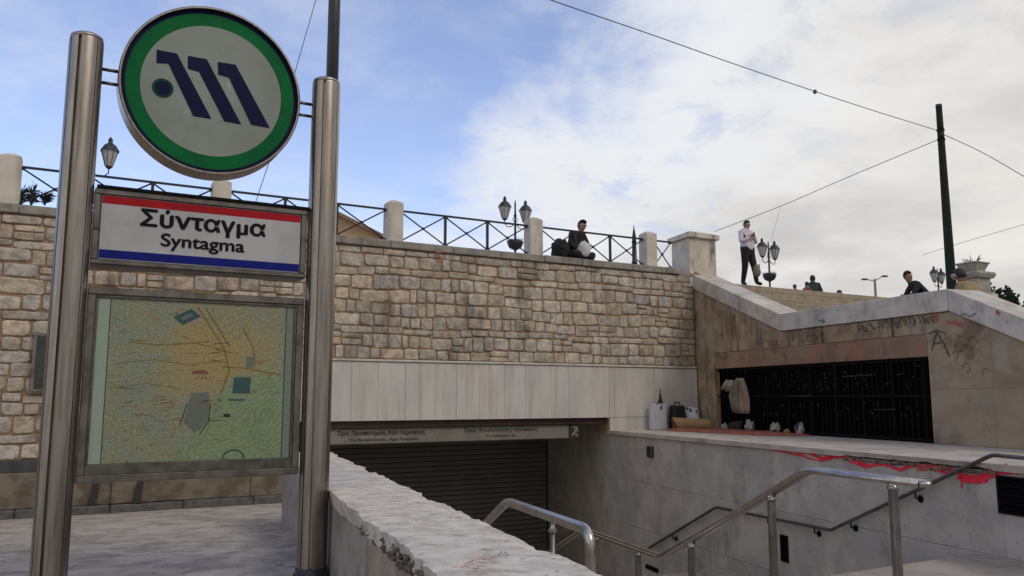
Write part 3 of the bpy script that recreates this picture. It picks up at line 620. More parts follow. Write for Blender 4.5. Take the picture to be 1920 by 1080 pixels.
# barred opening
cv = thing('barred_opening', 'black barred opening in the brown side wall above the terrace', 'grille', WB(3.3, .98))
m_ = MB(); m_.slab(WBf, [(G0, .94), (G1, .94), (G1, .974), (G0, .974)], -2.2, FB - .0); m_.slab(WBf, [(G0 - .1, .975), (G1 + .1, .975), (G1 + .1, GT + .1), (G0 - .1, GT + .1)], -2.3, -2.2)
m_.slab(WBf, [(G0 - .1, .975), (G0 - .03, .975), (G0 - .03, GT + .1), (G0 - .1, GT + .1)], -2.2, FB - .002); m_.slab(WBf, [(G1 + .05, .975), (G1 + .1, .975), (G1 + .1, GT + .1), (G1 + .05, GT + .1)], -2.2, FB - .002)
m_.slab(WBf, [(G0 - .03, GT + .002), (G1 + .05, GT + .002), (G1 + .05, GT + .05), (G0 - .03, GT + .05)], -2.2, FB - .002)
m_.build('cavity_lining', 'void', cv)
m_ = MB(); m_.slab(WBf, [(G0 + .002, GB), (G1 - .002, GB), (G1 - .002, GT - .002), (G0 + .002, GT - .002)], -.125, -.11); m_.build('dark_sheet', 'void', cv)  # solid sheet added behind the bars so the opening reads black
m_ = MB()
for h_ in (GB + .01, GT - .05, GB + .62): m_.slab(WBf, [(G0 + .02, h_), (G1 - .02, h_), (G1 - .02, h_ + .035), (G0 + .02, h_ + .035)], -.075, -.04)
m_.build('frame', 'bars', cv)
barme = None; t_ = G0 + .03
while t_ < G1 - .02:
    if barme is None: m_ = MB(); m_.slab(WBf, [(t_, GB + .03), (t_ + .018, GB + .03), (t_ + .018, GT - .04), (t_, GT - .04)], -.09, -.073); barme = m_.build('bar', 'bars', cv); tb = t_
    else:
        o = bpy.data.objects.new('bar', barme.data); C.objects.link(o); o.parent = cv; o.location = -eB * (t_ - tb)
    t_ += .105
for k in range(9):
    t_ = G0 + .35 + k * .6; m_ = MB(); m_.slab(WBf, [(t_, GB), (t_ + .03, GB), (t_ + .03, GT - .01), (t_, GT - .01)], -.065, -.03); m_.build('upright', 'bars', cv)
m_ = MB(); rr = random.Random(5)
for k in range(95):
    t_ = rr.uniform(2.0, 5.8); h_ = rr.choice([1.3, 1.45, 1.75, 1.9, 2.0]) + rr.uniform(-.05, .05); a = rr.uniform(0, 3.14); l_ = rr.uniform(.02, .07)
    m_.tube([WB(t_, h_, -.04), WB(t_ + math.cos(a) * l_, h_ + math.sin(a) * l_, -.04)], .006, 4)
for a_, b_, h_ in ((4.25, 4.9, 1.93), (2.9, 3.5, 1.62), (4.9, 5.3, 1.42)): m_.tube([WB(a_, h_, -.035), WB(b_, h_ + .01, -.035)], .009, 5)
m_.build('scrollwork', 'barsl', cv, kind='stuff')

# ================================================================== upper stairs beside the side wall
def a_of(p): 
    q = p - O; det = eA.x * eD.y - eA.y * eD.x; return (q.x * eD.y - q.y * eD.x) / det
us = thing('upper_stairs', 'broad tan stone steps climbing to the plaza behind the zigzag coping', 'stairs', AD(14, 9, 2.8))
n = 8
for i in range(n):
    m_ = MB(); m_.tint = tg(.9, 1.08, .03); d1 = 11.2 - .405 * i; d0 = d1 - .44; z = 4.05 - .15 * i - (.004 if i == 0 else 0)
    m_.prism([AD(8.80, d0), AD(20, d0), AD(20, d1), AD(8.80, d1)], z - .16, z); m_.build('step', 'steps', us, bevel=.008)
m_ = MB(); m_.prism([AD(8.80, 4.3), AD(20, 4.3), AD(20, 8.1), AD(8.80, 8.1)], 2.6, 2.848); m_.build('landing_slab', 'steps', us)
for i in range(18):
    m_ = MB(); m_.tint = tg(.9, 1.08, .03); d1 = 4.3 - .36 * i - .002; z = 2.85 - .15 * (i + 1)
    m_.prism([AD(8.80, d1 - .38), AD(20, d1 - .38), AD(20, d1), AD(8.80, d1)], z - .16, z); m_.build('step', 'steps', us)

# ================================================================== corner pier
pc = V3((3.70, 17.02, 0)); c0 = on_level(1292, 520, 4.15)
pq = WA(0, 0); 
def PR(u, v): w0 = P + eA * sp0 + nA * .03; p_ = w0 + eA * u + eB * v; return (p_.x, p_.y)
sp0 = sWA(1292, 505)
pier = thing('corner_pier', 'square cream stone pier with black stain at its foot between railing and sloping coping', 'pier', WA(sp0 + .4, 4.0))
pw_, pd_ = .74, .74
m_ = MB(); m_.prism([PR(0, 0), PR(pw_, 0), PR(pw_, pd_), PR(0, pd_)], 3.9, 4.95); m_.build('shaft', 'pier', pier, bevel=.012)
m_ = MB(); e_ = .07; m_.prism([PR(-e_, -e_), PR(pw_ + e_, -e_), PR(pw_ + e_, pd_ + e_), PR(-e_, pd_ + e_)], 4.952, 5.06); 
m_.hexa([V3((*PR(-.03, -.03), 5.0605)), V3((*PR(pw_ + .03, -.03), 5.0605)), V3((*PR(pw_ + .03, pd_ + .03), 5.0605)), V3((*PR(-.03, pd_ + .03), 5.0605))], [V3((*PR(.12, .12), 5.12)), V3((*PR(pw_ - .12, .12), 5.12)), V3((*PR(pw_ - .12, pd_ - .12), 5.12)), V3((*PR(.12, pd_ - .12), 5.12))])
m_.build('cap', 'pier', pier, bevel=.01)
m_ = MB(); rr = random.Random(9)
f0 = V3((*PR(0, 0), 0))
for k in range(14):
    u = rr.uniform(.0, .30); h_ = 4.12 + rr.uniform(0, .10) * (1 - u); c = V3((*PR(u, 0), h_)) + nA * (.004 + k * .0004); r_ = rr.uniform(.03, .07)
    m_.add([c + eA * math.cos(a) * r_ + V3((0, 0, math.sin(a) * r_ * .7)) for a in [i * .628 for i in range(10)]], [list(range(10))])
m_.build('soot_stain', 'mortar', pier)

# ================================================================== pillars and railings on the wall
PS = [-1.05 + 2.82 * k for k in range(-2, 5)]
names = {-1.05: 'cream stone pillar at the far left end of the railing above the rubble wall', 1.77: 'cream stone pillar rising just behind the round metro disc', 4.59: 'cream stone pillar next to the orange house roof',
         7.41: 'cream stone pillar directly right of the double lantern lamp', 10.23: 'cream stone pillar beside the black spear post near the corner pier'}
m_ = MB(); ax = (eA, -nA, V3((0, 0, 1)))
proto = None
def pillar(s, label):
    global proto
    if proto is None:
        proto = local_thing('stone_pillar', label, 'pillar', WA(s + ds, 4.262, -.16), 0, 'stone pillars of the railing')
        m = MB(); m.box((0, 0, .345), .275, .27, .69, ax); m.build('shaft', 'pale', proto, bevel=.01)
        m = MB(); q = [(-1, -1), (1, -1), (1, 1), (-1, 1)]
        m.hexa([eA * i * .135 - nA * j * .133 + V3((0, 0, .692)) for i, j in q], [eA * i * .05 - nA * j * .05 + V3((0, 0, .75)) for i, j in q]); m.build('cap', 'pale', proto, bevel=.006); return proto
    return dup(proto, WA(s + ds, 4.262, -.16), 0, label)
for s in PS:
    s = round(s, 2); ds = {-1.05: .03, 1.77: .05, 4.59: .11, 7.41: .12, 10.23: .05}.get(s, 0)
    pillar(s, names.get(s, 'cream stone pillar outside the left edge of the view'))
rproto = None
span = 2.82 - .37
def railing(s, label, nsp=3, sp=span):
    r = local_thing('iron_railing', label, 'railing', WA(s, 4.262, -.16), 0, 'iron railing sections')
    def ru(u, h, off=0): v = eA * u + nA * off; return V3((v.x, v.y, h))
    m = MB(); m.slab(ru, [(-.02, .565), (sp + .02, .565), (sp + .02, .595), (-.02, .595)], -.02, .02); m.build('top_rail', 'iron', r)
    w1 = sp / nsp
    for i in range(nsp):
        u0, u1 = i * w1, (i + 1) * w1
        for (p, q, o_) in (((u0 + .01, .05), (u1 - .01, .56), .008), ((u0 + .01, .56), (u1 - .01, .05), -.008)):
            m = MB(); m.tube([ru(p[0], p[1], o_), ru(q[0], q[1], o_)], .0125, 6); m.build('cross_bar', 'iron', r)
        m = MB()
        for p in ((u0 + .02, .05), (u1 - .02, .05), (u0 + .02, .56), (u1 - .02, .56), ((u0 + u1) / 2, .305)): m.box(ru(p[0], p[1], 0), .05, .03, .045, ax)
        m.build('joint_plate', 'iron', r)
        if i: m = MB(); m.box(ru(u0, .285, 0), .042, .04, .57, ax); m.build('post', 'iron', r)
    return r
rl = ['left of the first pillar at the picture edge', 'between the leftmost pillar and the pillar behind the metro disc', 'above the white name board with the house roof showing through', 'carrying the double lantern behind its third bay', 'where a person with a white bag sits']
DSS = {-3.87: 0, -1.05: .03, 1.77: .05, 4.59: .11, 7.41: .12, 10.23: .05}
for k in range(1, 6):
    sa = round(-1.05 + 2.82 * (k - 2), 2); sb2 = round(sa + 2.82, 2); u0_ = sa + DSS[sa] + .137; u1_ = sb2 + DSS[sb2] - .137
    railing(u0_, 'crossed iron railing bay ' + rl[k - 1], 3, u1_ - u0_)
railing(10.23 + .19, 'short black iron railing bay between last pillar and the corner pier', 1, .46)
# spear post
c = WA(sWA(1191, 495), 4.262, -.02); sp_ = thing('spear_post', 'black iron spear tipped post standing left of the last stone pillar', 'post', c)
m_ = MB(); m_.lathe([(.06, 0), (.06, .05), (.048, .07), (.044, .46)], c, 10); m_.build('shaft', 'iron', sp_, smooth=True)
m_ = MB(); m_.lathe([(.055, .46), (.04, .50), (.044, .55), (.024, .68), (.003, .82)], c, 10); m_.build('spear_tip', 'iron', sp_, smooth=True)

# ================================================================== parapet
pp = thing('parapet', 'broad low parapet with eroded white marble top and chipped edge beside the stairwell', 'parapet', AD(-.26, 5))
D0, D1 = -2.6, 7.2; PT = .98
m_ = MB(); m_.prism([AD(-.485, D0), AD(-.02, D0), AD(-.02, D1), AD(-.485, D1)], -.05, .885); m_.build('core', 'broken', pp)
m_ = MB(); m_.prism([AD(-.019, 2.61), AD(0, 2.61), AD(0, D1), AD(-.019, D1)], FLOOR - .2, .875); m_.prism([AD(-.019, D1 + .002), AD(0, D1 + .002), AD(0, 10.78), AD(-.019, 10.78)], FLOOR - .2, -.002); m_.build('inner_lining', 'wallD', pp)
m_ = MB(); m_.prism([AD(-.019, D0), AD(0, D0), AD(0, 2.6), AD(-.019, 2.6)], -.2, .875); m_.build('inner_lining', 'wallD', pp)
m_ = MB(); m_.prism([AD(-.3, 2.61), AD(-.02, 2.61), AD(-.02, 10.78), AD(-.3, 10.78)], FLOOR - .2, -.06); m_.build('foundation', 'inside', pp)
dj = 1.90
def AL(d, h, off=0): v = AD(-.485, d) - eA * off; return V3((v.x, v.y, h))
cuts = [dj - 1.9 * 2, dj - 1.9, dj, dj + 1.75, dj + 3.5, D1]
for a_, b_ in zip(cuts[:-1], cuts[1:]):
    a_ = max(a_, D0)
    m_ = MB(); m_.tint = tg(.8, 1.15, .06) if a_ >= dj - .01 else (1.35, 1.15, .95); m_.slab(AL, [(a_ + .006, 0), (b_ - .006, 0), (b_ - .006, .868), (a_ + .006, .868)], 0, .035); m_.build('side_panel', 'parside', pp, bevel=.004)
    
# eroded top: one worn sheet per slab, thick, with bitten edges
def topslab(d0, d1):
    m_ = MB(); m_.tint = tg(.97, 1.05, .02); nd = max(8, int((d1 - d0) / .035)); na = 14; vs = []
    for i in range(nd + 1):
        d = d0 + (d1 - d0) * i / nd
        bite = max(0, noise.noise(V3((d * 1.4, 2.2, 0))) + .12) * .045 + max(0, noise.noise(V3((d * 9, 4.2, 0)))) * .022
        if d > 2.2: bite *= .35
        bi2 = max(0, noise.noise(V3((d * 2.3, 9.2, 0)))) * .06 + max(0, noise.noise(V3((d * 9, 6.2, 0)))) * .035
        aL = -.55 + bite + noise.noise(V3((d * 22, 1, 5))) * .012; aR = .015 - bi2 + noise.noise(V3((d * 22, 8, 5))) * .008
        row = []
        for j in range(na + 1):
            f_ = j / na; a = aL + (aR - aL) * f_; pz = AD(a, d)
            z = PT + noise.noise(pz * 2.2) * .006 + noise.noise(pz * 9) * .0018 + noise.noise(pz * 30) * .0012
            ed = min(f_, 1 - f_) * na
            if ed < 1: z -= .004 + .016 * max(0, noise.noise(pz * 7) + .1)
            row.append(V3((pz.x, pz.y, z)))
        dz = .875 + (noise.noise(V3((d * 8, 0, 1))) * .012)
        vs += [V3((AD(aL + .02, d).x, AD(aL + .02, d).y, dz))] + row + [V3((AD(aR - .012, d).x, AD(aR - .012, d).y, .872))]
    q = na + 3
    fs = [[i * q + j, i * q + j + 1, (i + 1) * q + j + 1, (i + 1) * q + j] for i in range(nd) for j in range(q - 1)]
    fs += [[i * q, (i + 1) * q, (i + 1) * q + q - 1, i * q + q - 1] for i in range(nd)] + [list(range(q)), [nd * q + j for j in range(q)][::-1]]
    m_.add(vs, fs); ts_ = m_.build('top_slab', 'parapet', pp, smooth=True); ts_.data.set_sharp_from_angle(angle=R(32))
for a_, b_ in ((D0, -.6), (-.597, 3.4), (3.403, D1 + .02)): topslab(a_, b_)
m_ = MB(); rr = random.Random(11)
for k in range(260):
    d = rr.uniform(-.4, 2.0); sz = rr.uniform(.006, .022); c = AD(-.515 + rr.uniform(-.02, .035), d, .885 + rr.uniform(-.015, .05)); r_ = Matrix.Rotation(rr.uniform(0, 3), 3, V3((rr.random(), rr.random(), rr.random())).normalized())
    m_.tint = (1, 1, 1); m_.box(c, sz * 1.5, sz, sz * .9, (r_ @ V3((1, 0, 0)), r_ @ V3((0, 1, 0)), r_ @ V3((0, 0, 1))))
m_.build('crumbs_of_edge', 'broken', pp, kind='stuff', bevel=.002)
m_ = MB(); ft = lambda x, y: on_level(x, y, PT)
for pts in ([(848, 1072), (868, 1069), (885, 1073), (905, 1068)], [(868, 1066), (890, 1059), (912, 1063)], [(875, 1062), (900, 1054), (912, 1057), (930, 1049)], [(905, 1051), (915, 1047), (928, 1055)]): spray(pts, 3.2, ft, V3((0, 0, 1)), m_, .8, .014)
m_.build('red_scribble', 'spray2', pp)
m_ = MB()
for x, y in ((935, 1045), (947, 1041), (938, 1040), (951, 1046)): spray([(x, y), (x + 2, y + 4)], 2, ft, V3((0, 0, 1)), m_, .4, .014)
m_.build('dark_specks', 'scrawl', pp)

# ================================================================== handrails
def smooth_path(pts, r=.06, n=4):
    pts = [V3(p) for p in pts]; o = [pts[0]]
    for a, b, c in zip(pts[:-2], pts[1:-1], pts[2:]):
        u = (a - b).normalized(); v = (c - b).normalized(); rr_ = min(r, (a - b).length / 2, (c - b).length / 2)
        p0, p2 = b + u * rr_, b + v * rr_
        for k in range(n + 1):
            t = k / n; o.append(p0 * (1 - t) ** 2 + b * 2 * t * (1 - t) + p2 * t * t)
    o.append(pts[-1]); return o
AC = 3.455
def rail_h(d, top=1.0): 
    if d < 2.5: return top
    if d < 4.95: return top - (d - 2.5) * (1.14 / 2.45)
    if d < 7.05: return top - 1.14
    return top - 1.14 - (d - 7.05) * (1.05 / 2.3)
ch = thing('central_handrail', 'double tube steel handrail on square posts down the middle of the stairs', 'handrail', AD(AC, 5, 0))
for off in (-.052, .052):
    m_ = MB(); pts = [AD(AC + off, 1.32, 1.0), AD(AC + off, 2.5, 1.0), AD(AC + off, 4.95, -.14), AD(AC + off, 7.05, -.14), AD(AC + off, 9.5, -1.2)]
    m_.tube(smooth_path(pts, .08), .024, 14); m_.build('rail_tube', 'rail', ch, smooth=True)
m_ = MB(); m_.tube([AD(AC - .052, 1.315, 1.0), AD(AC, 1.27, 1.0), AD(AC + .052, 1.315, 1.0)], .024, 12); m_.build('end_bend', 'rail', ch, smooth=True)
def floor_h(d):
    if d < 2.6: return .10
    if d < 4.88: return .10 - .1615 * (int((d - 2.6) / .38) + 1)
    if d < 7.05: return LAND
    if d < 9.57: return LAND - .15 * (int((d - 7.05) / .36) + 1)
    return FLOOR
for d in (1.60, 3.02, 4.36, 5.5, 6.6, 8.3):
    m_ = MB(); h_ = rail_h(d); z0 = floor_h(d)
    m_.box(AD(AC, d, (z0 + h_ - .07) / 2), .072, .05, h_ - .07 - z0, (eA, eD.cross(V3((0, 0, 1))).cross(V3((0, 0, 1))), V3((0, 0, 1)))); p_ = m_.build('post', 'steeld', ch, bevel=.006)
    m_ = MB(); m_.lathe([(.04, h_ - .07), (.046, h_ - .05), (.03, h_ - .035), (.012, h_ - .02)], AD(AC, d, 0), 12); m_.tube([AD(AC - .05, d, h_ - .028), AD(AC, d, h_ - .05), AD(AC + .05, d, h_ - .028)], .009, 8); m_.build('bracket', 'rail', p_, smooth=True)
nr = thing('near_handrail', 'bright steel handrail bending down beside the broad parapet top', 'handrail', AD(.52, 3, 0))
m_ = MB(); m_.tube(smooth_path([AD(.53, 1.13, -.0), AD(.53, 1.13, .93), AD(.53, 2.38, .93), AD(.53, 4.9, -.2), AD(.53, 7.0, -.2), AD(.53, 9.4, -1.25)], .10, 6), .028, 16); m_.build('rail_tube', 'rail', nr, smooth=True)
for d in (1.62, 3.3, 4.6, 6.2, 8.2):
    h_ = (.93 if d < 2.38 else .93 - (d - 2.38) * .448 if d < 4.9 else -.2 if d < 7 else -.2 - (d - 7) * .4375); m_ = MB(); m_.tube([AD(.53, d, floor_h(d)), AD(.53, d, h_ - .085)], .013, 10); p_ = m_.build('post', 'steeld', nr, smooth=True)
    m_ = MB(); m_.lathe([(.013, h_ - .085), (.03, h_ - .075), (.012, h_ - .05), (.01, h_ - .02)], AD(.53, d, 0), 10); m_.build('bracket', 'rail', p_, smooth=True)
wr = thing('wall_handrail', 'dark tube handrail fixed along the grey marble stairwell wall', 'handrail', WD(6, 0))
def tw(d): return (AD(aw(d), d) - W0).length
hw_ = lambda x, y: None
kn = [(1925, 859), (1860, 853), (1558, 994), (1343, 951), (1218, 1027)]
wp = [on_plane(x, y, W0 + nW * .07, nW) for x, y in kn]
e0 = wp[0] + (wp[0] - wp[1]).normalized() * 1.5; e1 = wp[4] + (wp[4] - wp[3]).normalized() * .25
m_ = MB(); m_.tube(smooth_path([e0] + wp[1:4] + [wp[4], e1], .05), .02, 12); m_.build('rail_tube', 'raild', wr, smooth=True)
for (i, j, f_) in ((1, 2, .42), (2, 3, .12), (3, 4, .62), (3, 2, .5), (1, 2, .85)):
    c = wp[i] * (1 - f_) + wp[j] * f_; m_ = MB(); m_.tube([c - V3((0, 0, .02)), c - V3((0, 0, .075)), c - V3((0, 0, .085)) - nW * .07], .010, 8)
    m_.lathe([(.038, 0), (.038, .012), (.02, .02)], c - V3((0, 0, .085)) - nW * .071, 14, (eW, V3((0, 0, 1)), nW)); m_.build('bracket', 'bars', wr, smooth=True)

# ================================================================== metro totem
eS = V3((math.sin(R(61.5)), math.cos(R(61.5)), 0)); nS = V3((eS.y, -eS.x, 0)); SP = V3((-2.72, 5.0, 0))
def SG(u, h, off=0): v = SP + eS * u + nS * off; return V3((v.x, v.y, h))
def uS(x, y, off=0): q = on_plane(x, y, SP + nS * off, nS); return (q - SP).dot(eS), q.z
aS = (eS, -nS, V3((0, 0, 1))); aF = (eS, V3((0, 0, 1)), nS)
tt = thing('metro_totem', 'tall steel sign stand with green ringed emblem disc, name board and city map', 'sign stand', SG(.78, 0))
PRD = .1
GRV = ((R(112), .10, .022), (R(150), .04, .012), (R(52), .03, .006), (R(20), .06, .02), (R(-90), .05, .01))
for u in (0.0, 1.555):
    m_ = MB(); n_ = 60; prof = []
    def rad(a):      # ribbed extrusion: shallow grooves down the length
        r = PRD
        for g, wg, dp in GRV:
            da = (a - g + math.pi) % (2 * math.pi) - math.pi
            if abs(da) < wg: r -= dp
        return r
    angs = []
    for k in range(n_): angs.append(-math.pi + 2 * math.pi * k / n_)
    for g, wg, dp in GRV: angs += [g - wg - .002, g - wg + .002, g + wg - .002, g + wg + .002]
    angs = sorted(set(angs)); K = len(angs)
    vs = []
    for z_, kx in ((PV, 1), (3.85, 1), (3.862, .985)):
        for a in angs: vs.append(SG(u, z_) + (eS * math.cos(a) - nS * -math.sin(a)) * rad(a) * kx)
    fs = [[i * K + j, i * K + (j + 1) % K, (i + 1) * K + (j + 1) % K, (i + 1) * K + j] for i in range(2) for j in range(K)] + [[2 * K + j for j in range(K)]]
    m_.add(vs, fs); po = m_.build('pole', 'steel', tt, smooth=False)
    for f_ in po.data.polygons: f_.use_smooth = len(f_.vertices) == 4
    po.data.set_sharp_from_angle(angle=R(25))
    m_ = MB(); m_.lathe([(.097, 3.863), (.094, 3.885), (.07, 3.90), (.02, 3.906)], SG(u, 0), 28); m_.build('pole_cap', 'steel', po, smooth=True)
    m_ = MB(); m_.lathe([(.122, PV - .01), (.122, PV + .045), (.106, PV + .05), (.106, PV + .085), (.102, PV + .09)], SG(u, 0), 32); m_.build('foot_sleeve', 'poled', po, smooth=True)
# disc
DC, DH, DR, DD = .778, 3.672, .588, .17
cen = SG(DC, DH)
m_ = MB(); n_ = 96
prof = [(DR - .012, -DD), (DR, -DD + .012), (DR, .018), (DR - .006, .024), (DR - .016, .024), (DR - .018, -.006)]
vs = [cen + (eS * math.cos(2 * math.pi * j / n_) + V3((0, 0, 1)) * math.sin(2 * math.pi * j / n_)) * r + nS * z for r, z in prof for j in range(n_)]
fs = [[i * n_ + j, i * n_ + (j + 1) % n_, (i + 1) * n_ + (j + 1) % n_, (i + 1) * n_ + j] for i in range(len(prof) - 1) for j in range(n_)] + [list(range(n_))]
m_.add(vs, fs); dk = m_.build('emblem_disc', 'steel', tt, smooth=True); dk.data.set_sharp_from_angle(angle=R(30))
def ring(r0, r1, off, name, mt, parent, cx=0, cz=0, n_=96):
    m_ = MB(); c = cen + eS * cx + V3((0, 0, cz)) + nS * off; dirs = [eS * math.cos(2 * math.pi * j / n_) + V3((0, 0, 1)) * math.sin(2 * math.pi * j / n_) for j in range(n_)]
    if r0 <= 0: m_.add([c + d * r1 for d in dirs], [list(range(n_))])
    else: m_.add([c + d * r0 for d in dirs] + [c + d * r1 for d in dirs], [[j, (j + 1) % n_, n_ + (j + 1) % n_, n_ + j] for j in range(n_)])
    return m_.build(name, mt, parent)
ring(.545, .573, -.008, 'rim_shade_ring', 'navy', dk); ring(.456, .5452, -.006, 'green_ring', 'green', dk); ring(0, .4562, -.004, 'pale_face', 'paneld', dk)  # navy ring paints the shadow of the rim lip on the recessed face
def zp(x, y): u, h = uS(180 + x / 3.177, y / 3.177); return u, h
strokes = [[(362, 295), (482, 318), (688, 708), (580, 690), (432, 378), (360, 375)], [(548, 332), (660, 352), (865, 740), (765, 722), (615, 428), (548, 408)], [(726, 368), (832, 385), (1035, 762), (925, 742), (792, 462), (728, 442)]]
for st in strokes:
    m_ = MB(); pts = [zp(*p) for p in st]; m_.add([SG(u, h, -.0005) for u, h in pts] + [SG(u, h, -.004) for u, h in pts], [list(range(6))] + [[i, (i + 1) % 6, 6 + (i + 1) % 6, 6 + i] for i in range(6)]); m_.build('emblem_stroke', 'navy', dk)
u, h = zp(398, 524); ring(0, .066, -.002, 'emblem_dot_rim', 'dot', dk, u - DC, h - DH, 32); ring(0, .048, -.0005, 'emblem_dot', 'navy', dk, u - DC, h - DH, 32)
for h_ in (3.715, 3.625):
    for a_, b_ in ((.09, DC - DR + .015), (DC + DR - .015, 1.465)):
        m_ = MB(); m_.tube([SG(a_, h_, -.06), SG(b_, h_, -.06)], .011, 10); m_.build('tie_rod', 'frame', tt, smooth=True)
# name board
def boxframe(u0, u1, h0, h1, dep, fw_, name, front=.0):
    m_ = MB(); m_.slab(SG, [(u0, h0), (u1, h0), (u1, h1), (u0, h1)], -dep, front - .03); bo = m_.build(name, 'frame', tt, bevel=.004)
    for q in ([(u0, h0), (u1, h0), (u1, h0 + fw_), (u0, h0 + fw_)], [(u0, h1 - fw_), (u1, h1 - fw_), (u1, h1), (u0, h1)], [(u0, h0 + fw_ + .001), (u0 + fw_, h0 + fw_ + .001), (u0 + fw_, h1 - fw_ - .001), (u0, h1 - fw_ - .001)], [(u1 - fw_, h0 + fw_ + .001), (u1, h0 + fw_ + .001), (u1, h1 - fw_ - .001), (u1 - fw_, h1 - fw_ - .001)]):
        m_ = MB(); m_.slab(SG, q, front - .029, front); m_.build('frame_bar', 'framel', bo, bevel=.004)
    return bo
nb = boxframe(.105, 1.447, 2.425, 2.915, .20, .036, 'name_board')
m_ = MB(); m_.slab(SG, [(.115, 2.916), (1.46, 2.916), (1.46, 2.934), (.115, 2.934)], -.21, .012); m_.build('lid_strip', 'bars', nb)
m_ = MB(); m_.slab(SG, [(.105, 2.43), (1.447, 2.43), (1.447, 2.452), (.105, 2.452)], .001, .022); m_.build('sill_strip', 'framel', nb, bevel=.003)
U0, U1 = .148, 1.405
m_ = MB(); m_.slab(SG, [(U0, 2.465), (U1, 2.465), (U1, 2.875), (U0, 2.875)], -.028, -.012); m_.build('white_face', 'panelw', nb)
m_ = MB(); m_.slab(SG, [(U0 + .002, 2.822), (U1 - .002, 2.822), (U1 - .002, 2.872), (U0 + .002, 2.872)], -.012, -.0105); m_.build('red_band', 'red', nb)
m_ = MB(); m_.slab(SG, [(U0 + .002, 2.47), (U1 - .002, 2.47), (U1 - .002, 2.525), (U0 + .002, 2.525)], -.012, -.0105); m_.build('blue_band', 'bluep', nb)
u0, h0 = uS(264, 424); u1, h1 = uS(497, 446)
text_mesh('lettering_greek', 'Σύνταγμα', .150, SG, u0, 2.700, -.009, 'ink', nb, bold=.0055, width=u1 - u0)
u0, h0 = uS(302, 464); u1, h1 = uS(458, 472)
text_mesh('lettering_latin', 'Syntagma', .118, SG, u0, 2.578, -.009, 'ink', nb, bold=.0035, width=u1 - u0)
m_ = MB(); m_.box(SG(.13, 2.655, .004), .035, .012, .012, aS); m_.build('latch', 'beam', nb)
# map case
mc = boxframe(.105, 1.447, 1.085, 2.285, .20, .045, 'map_case')
for q in ([(.150, 1.13), (1.402, 1.13), (1.402, 1.195), (.150, 1.195)], [(.150, 2.222), (1.402, 2.222), (1.402, 2.24), (.150, 2.24)], [(.150, 1.196), (.165, 1.196), (.165, 2.221), (.150, 2.221)], [(1.387, 1.196), (1.402, 1.196), (1.402, 2.221), (1.387, 2.221)]):
    m_ = MB(); m_.slab(SG, q, -.029, -.012); m_.build('inner_frame_bar', 'frame', mc, bevel=.003)
# the printed map: flat print made by the material
m = bpy.data.materials.new('city_map_print'); m.use_nodes = True; t = m.node_tree; t.nodes.clear(); n = t.nodes.new; l = t.links.new
o_ = n('ShaderNodeOutputMaterial'); bs = n('ShaderNodeBsdfPrincipled'); bs.inputs['Roughness'].default_value = .6; l(bs.outputs[0], o_.inputs[0])
uvn = n('ShaderNodeUVMap'); sx = n('ShaderNodeSeparateXYZ'); l(uvn.outputs[0], sx.inputs[0]); UV = uvn.outputs[0]
def mm(op, a, b=None, c=None):
    q = n('ShaderNodeMath'); q.operation = op
    for i, v in enumerate((a, b, c)):
        if v is None: continue
        if isinstance(v, (int, float)): q.inputs[i].default_value = v
        else: l(v, q.inputs[i])
    return q.outputs[0]
def ss(v, lo, hi, to=1.0):
    q = n('ShaderNodeMapRange'); q.interpolation_type = 'SMOOTHSTEP'; l(v, q.inputs[0]); q.inputs[1].default_value = lo; q.inputs[2].default_value = hi; q.inputs[4].default_value = to; return q.outputs[0]
def mxc(f, a, b):
    q = n('ShaderNodeMix'); q.data_type = 'RGBA'; l(f, q.inputs[0]) if not isinstance(f, float) else setattr(q.inputs[0], 'default_value', f)
    for i, v in ((6, a), (7, b)):
        if isinstance(v, tuple): q.inputs[i].default_value = S(v)
        else: l(v, q.inputs[i])
    return q.outputs[2]
def nzz(sc, det=4, dist=0): q = n('ShaderNodeTexNoise'); q.inputs['Scale'].default_value = sc; q.inputs['Detail'].default_value = det; q.inputs['Distortion'].default_value = dist; l(UV, q.inputs['Vector']); return q.outputs[0]
def vor(sc, feat='DISTANCE_TO_EDGE', rnd=1.0): q = n('ShaderNodeTexVoronoi'); q.feature = feat; q.inputs['Scale'].default_value = sc; q.inputs['Randomness'].default_value = rnd; l(UV, q.inputs['Vector']); return q.outputs[0]
X, Y = sx.outputs[0], sx.outputs[1]; wn = mm('MULTIPLY', mm('SUBTRACT', nzz(5), .5), .35)
base = mxc(ss(nzz(7), .4, .62), (.44, .41, .27), (.36, .40, .36))
base = mxc(ss(nzz(14, 2), .54, .62, .6), base, (.52, .36, .32))
dx = mm('SUBTRACT', X, .60); dy = mm('SUBTRACT', Y, .66); rad_ = mm('ADD', mm('SQRT', mm('ADD', mm('MULTIPLY', dx, dx), mm('MULTIPLY', dy, dy))), wn)
base = mxc(mm('SUBTRACT', .85, ss(rad_, .08, .46, .85)), base, (.70, .42, .13))
park = mm('ADD', mm('SUBTRACT', mm('ADD', X, mm('MULTIPLY', Y, -.55)), .34), mm('MULTIPLY', wn, .5))
below = mm('MULTIPLY', ss(park, .0, .08), mm('SUBTRACT', 1.0, ss(mm('ADD', Y, mm('MULTIPLY', wn, .3)), .50, .58)))
base = mxc(below, base, (.38, .46, .26))
base = mxc(mm('MULTIPLY', below, ss(nzz(4), .5, .7, .7)), base, (.17, .34, .17))
road = mm('SUBTRACT', 1.0, ss(vor(30, rnd=.85), .0, .09)); base = mxc(mm('MULTIPLY', road, .15), base, (.62, .66, .56))
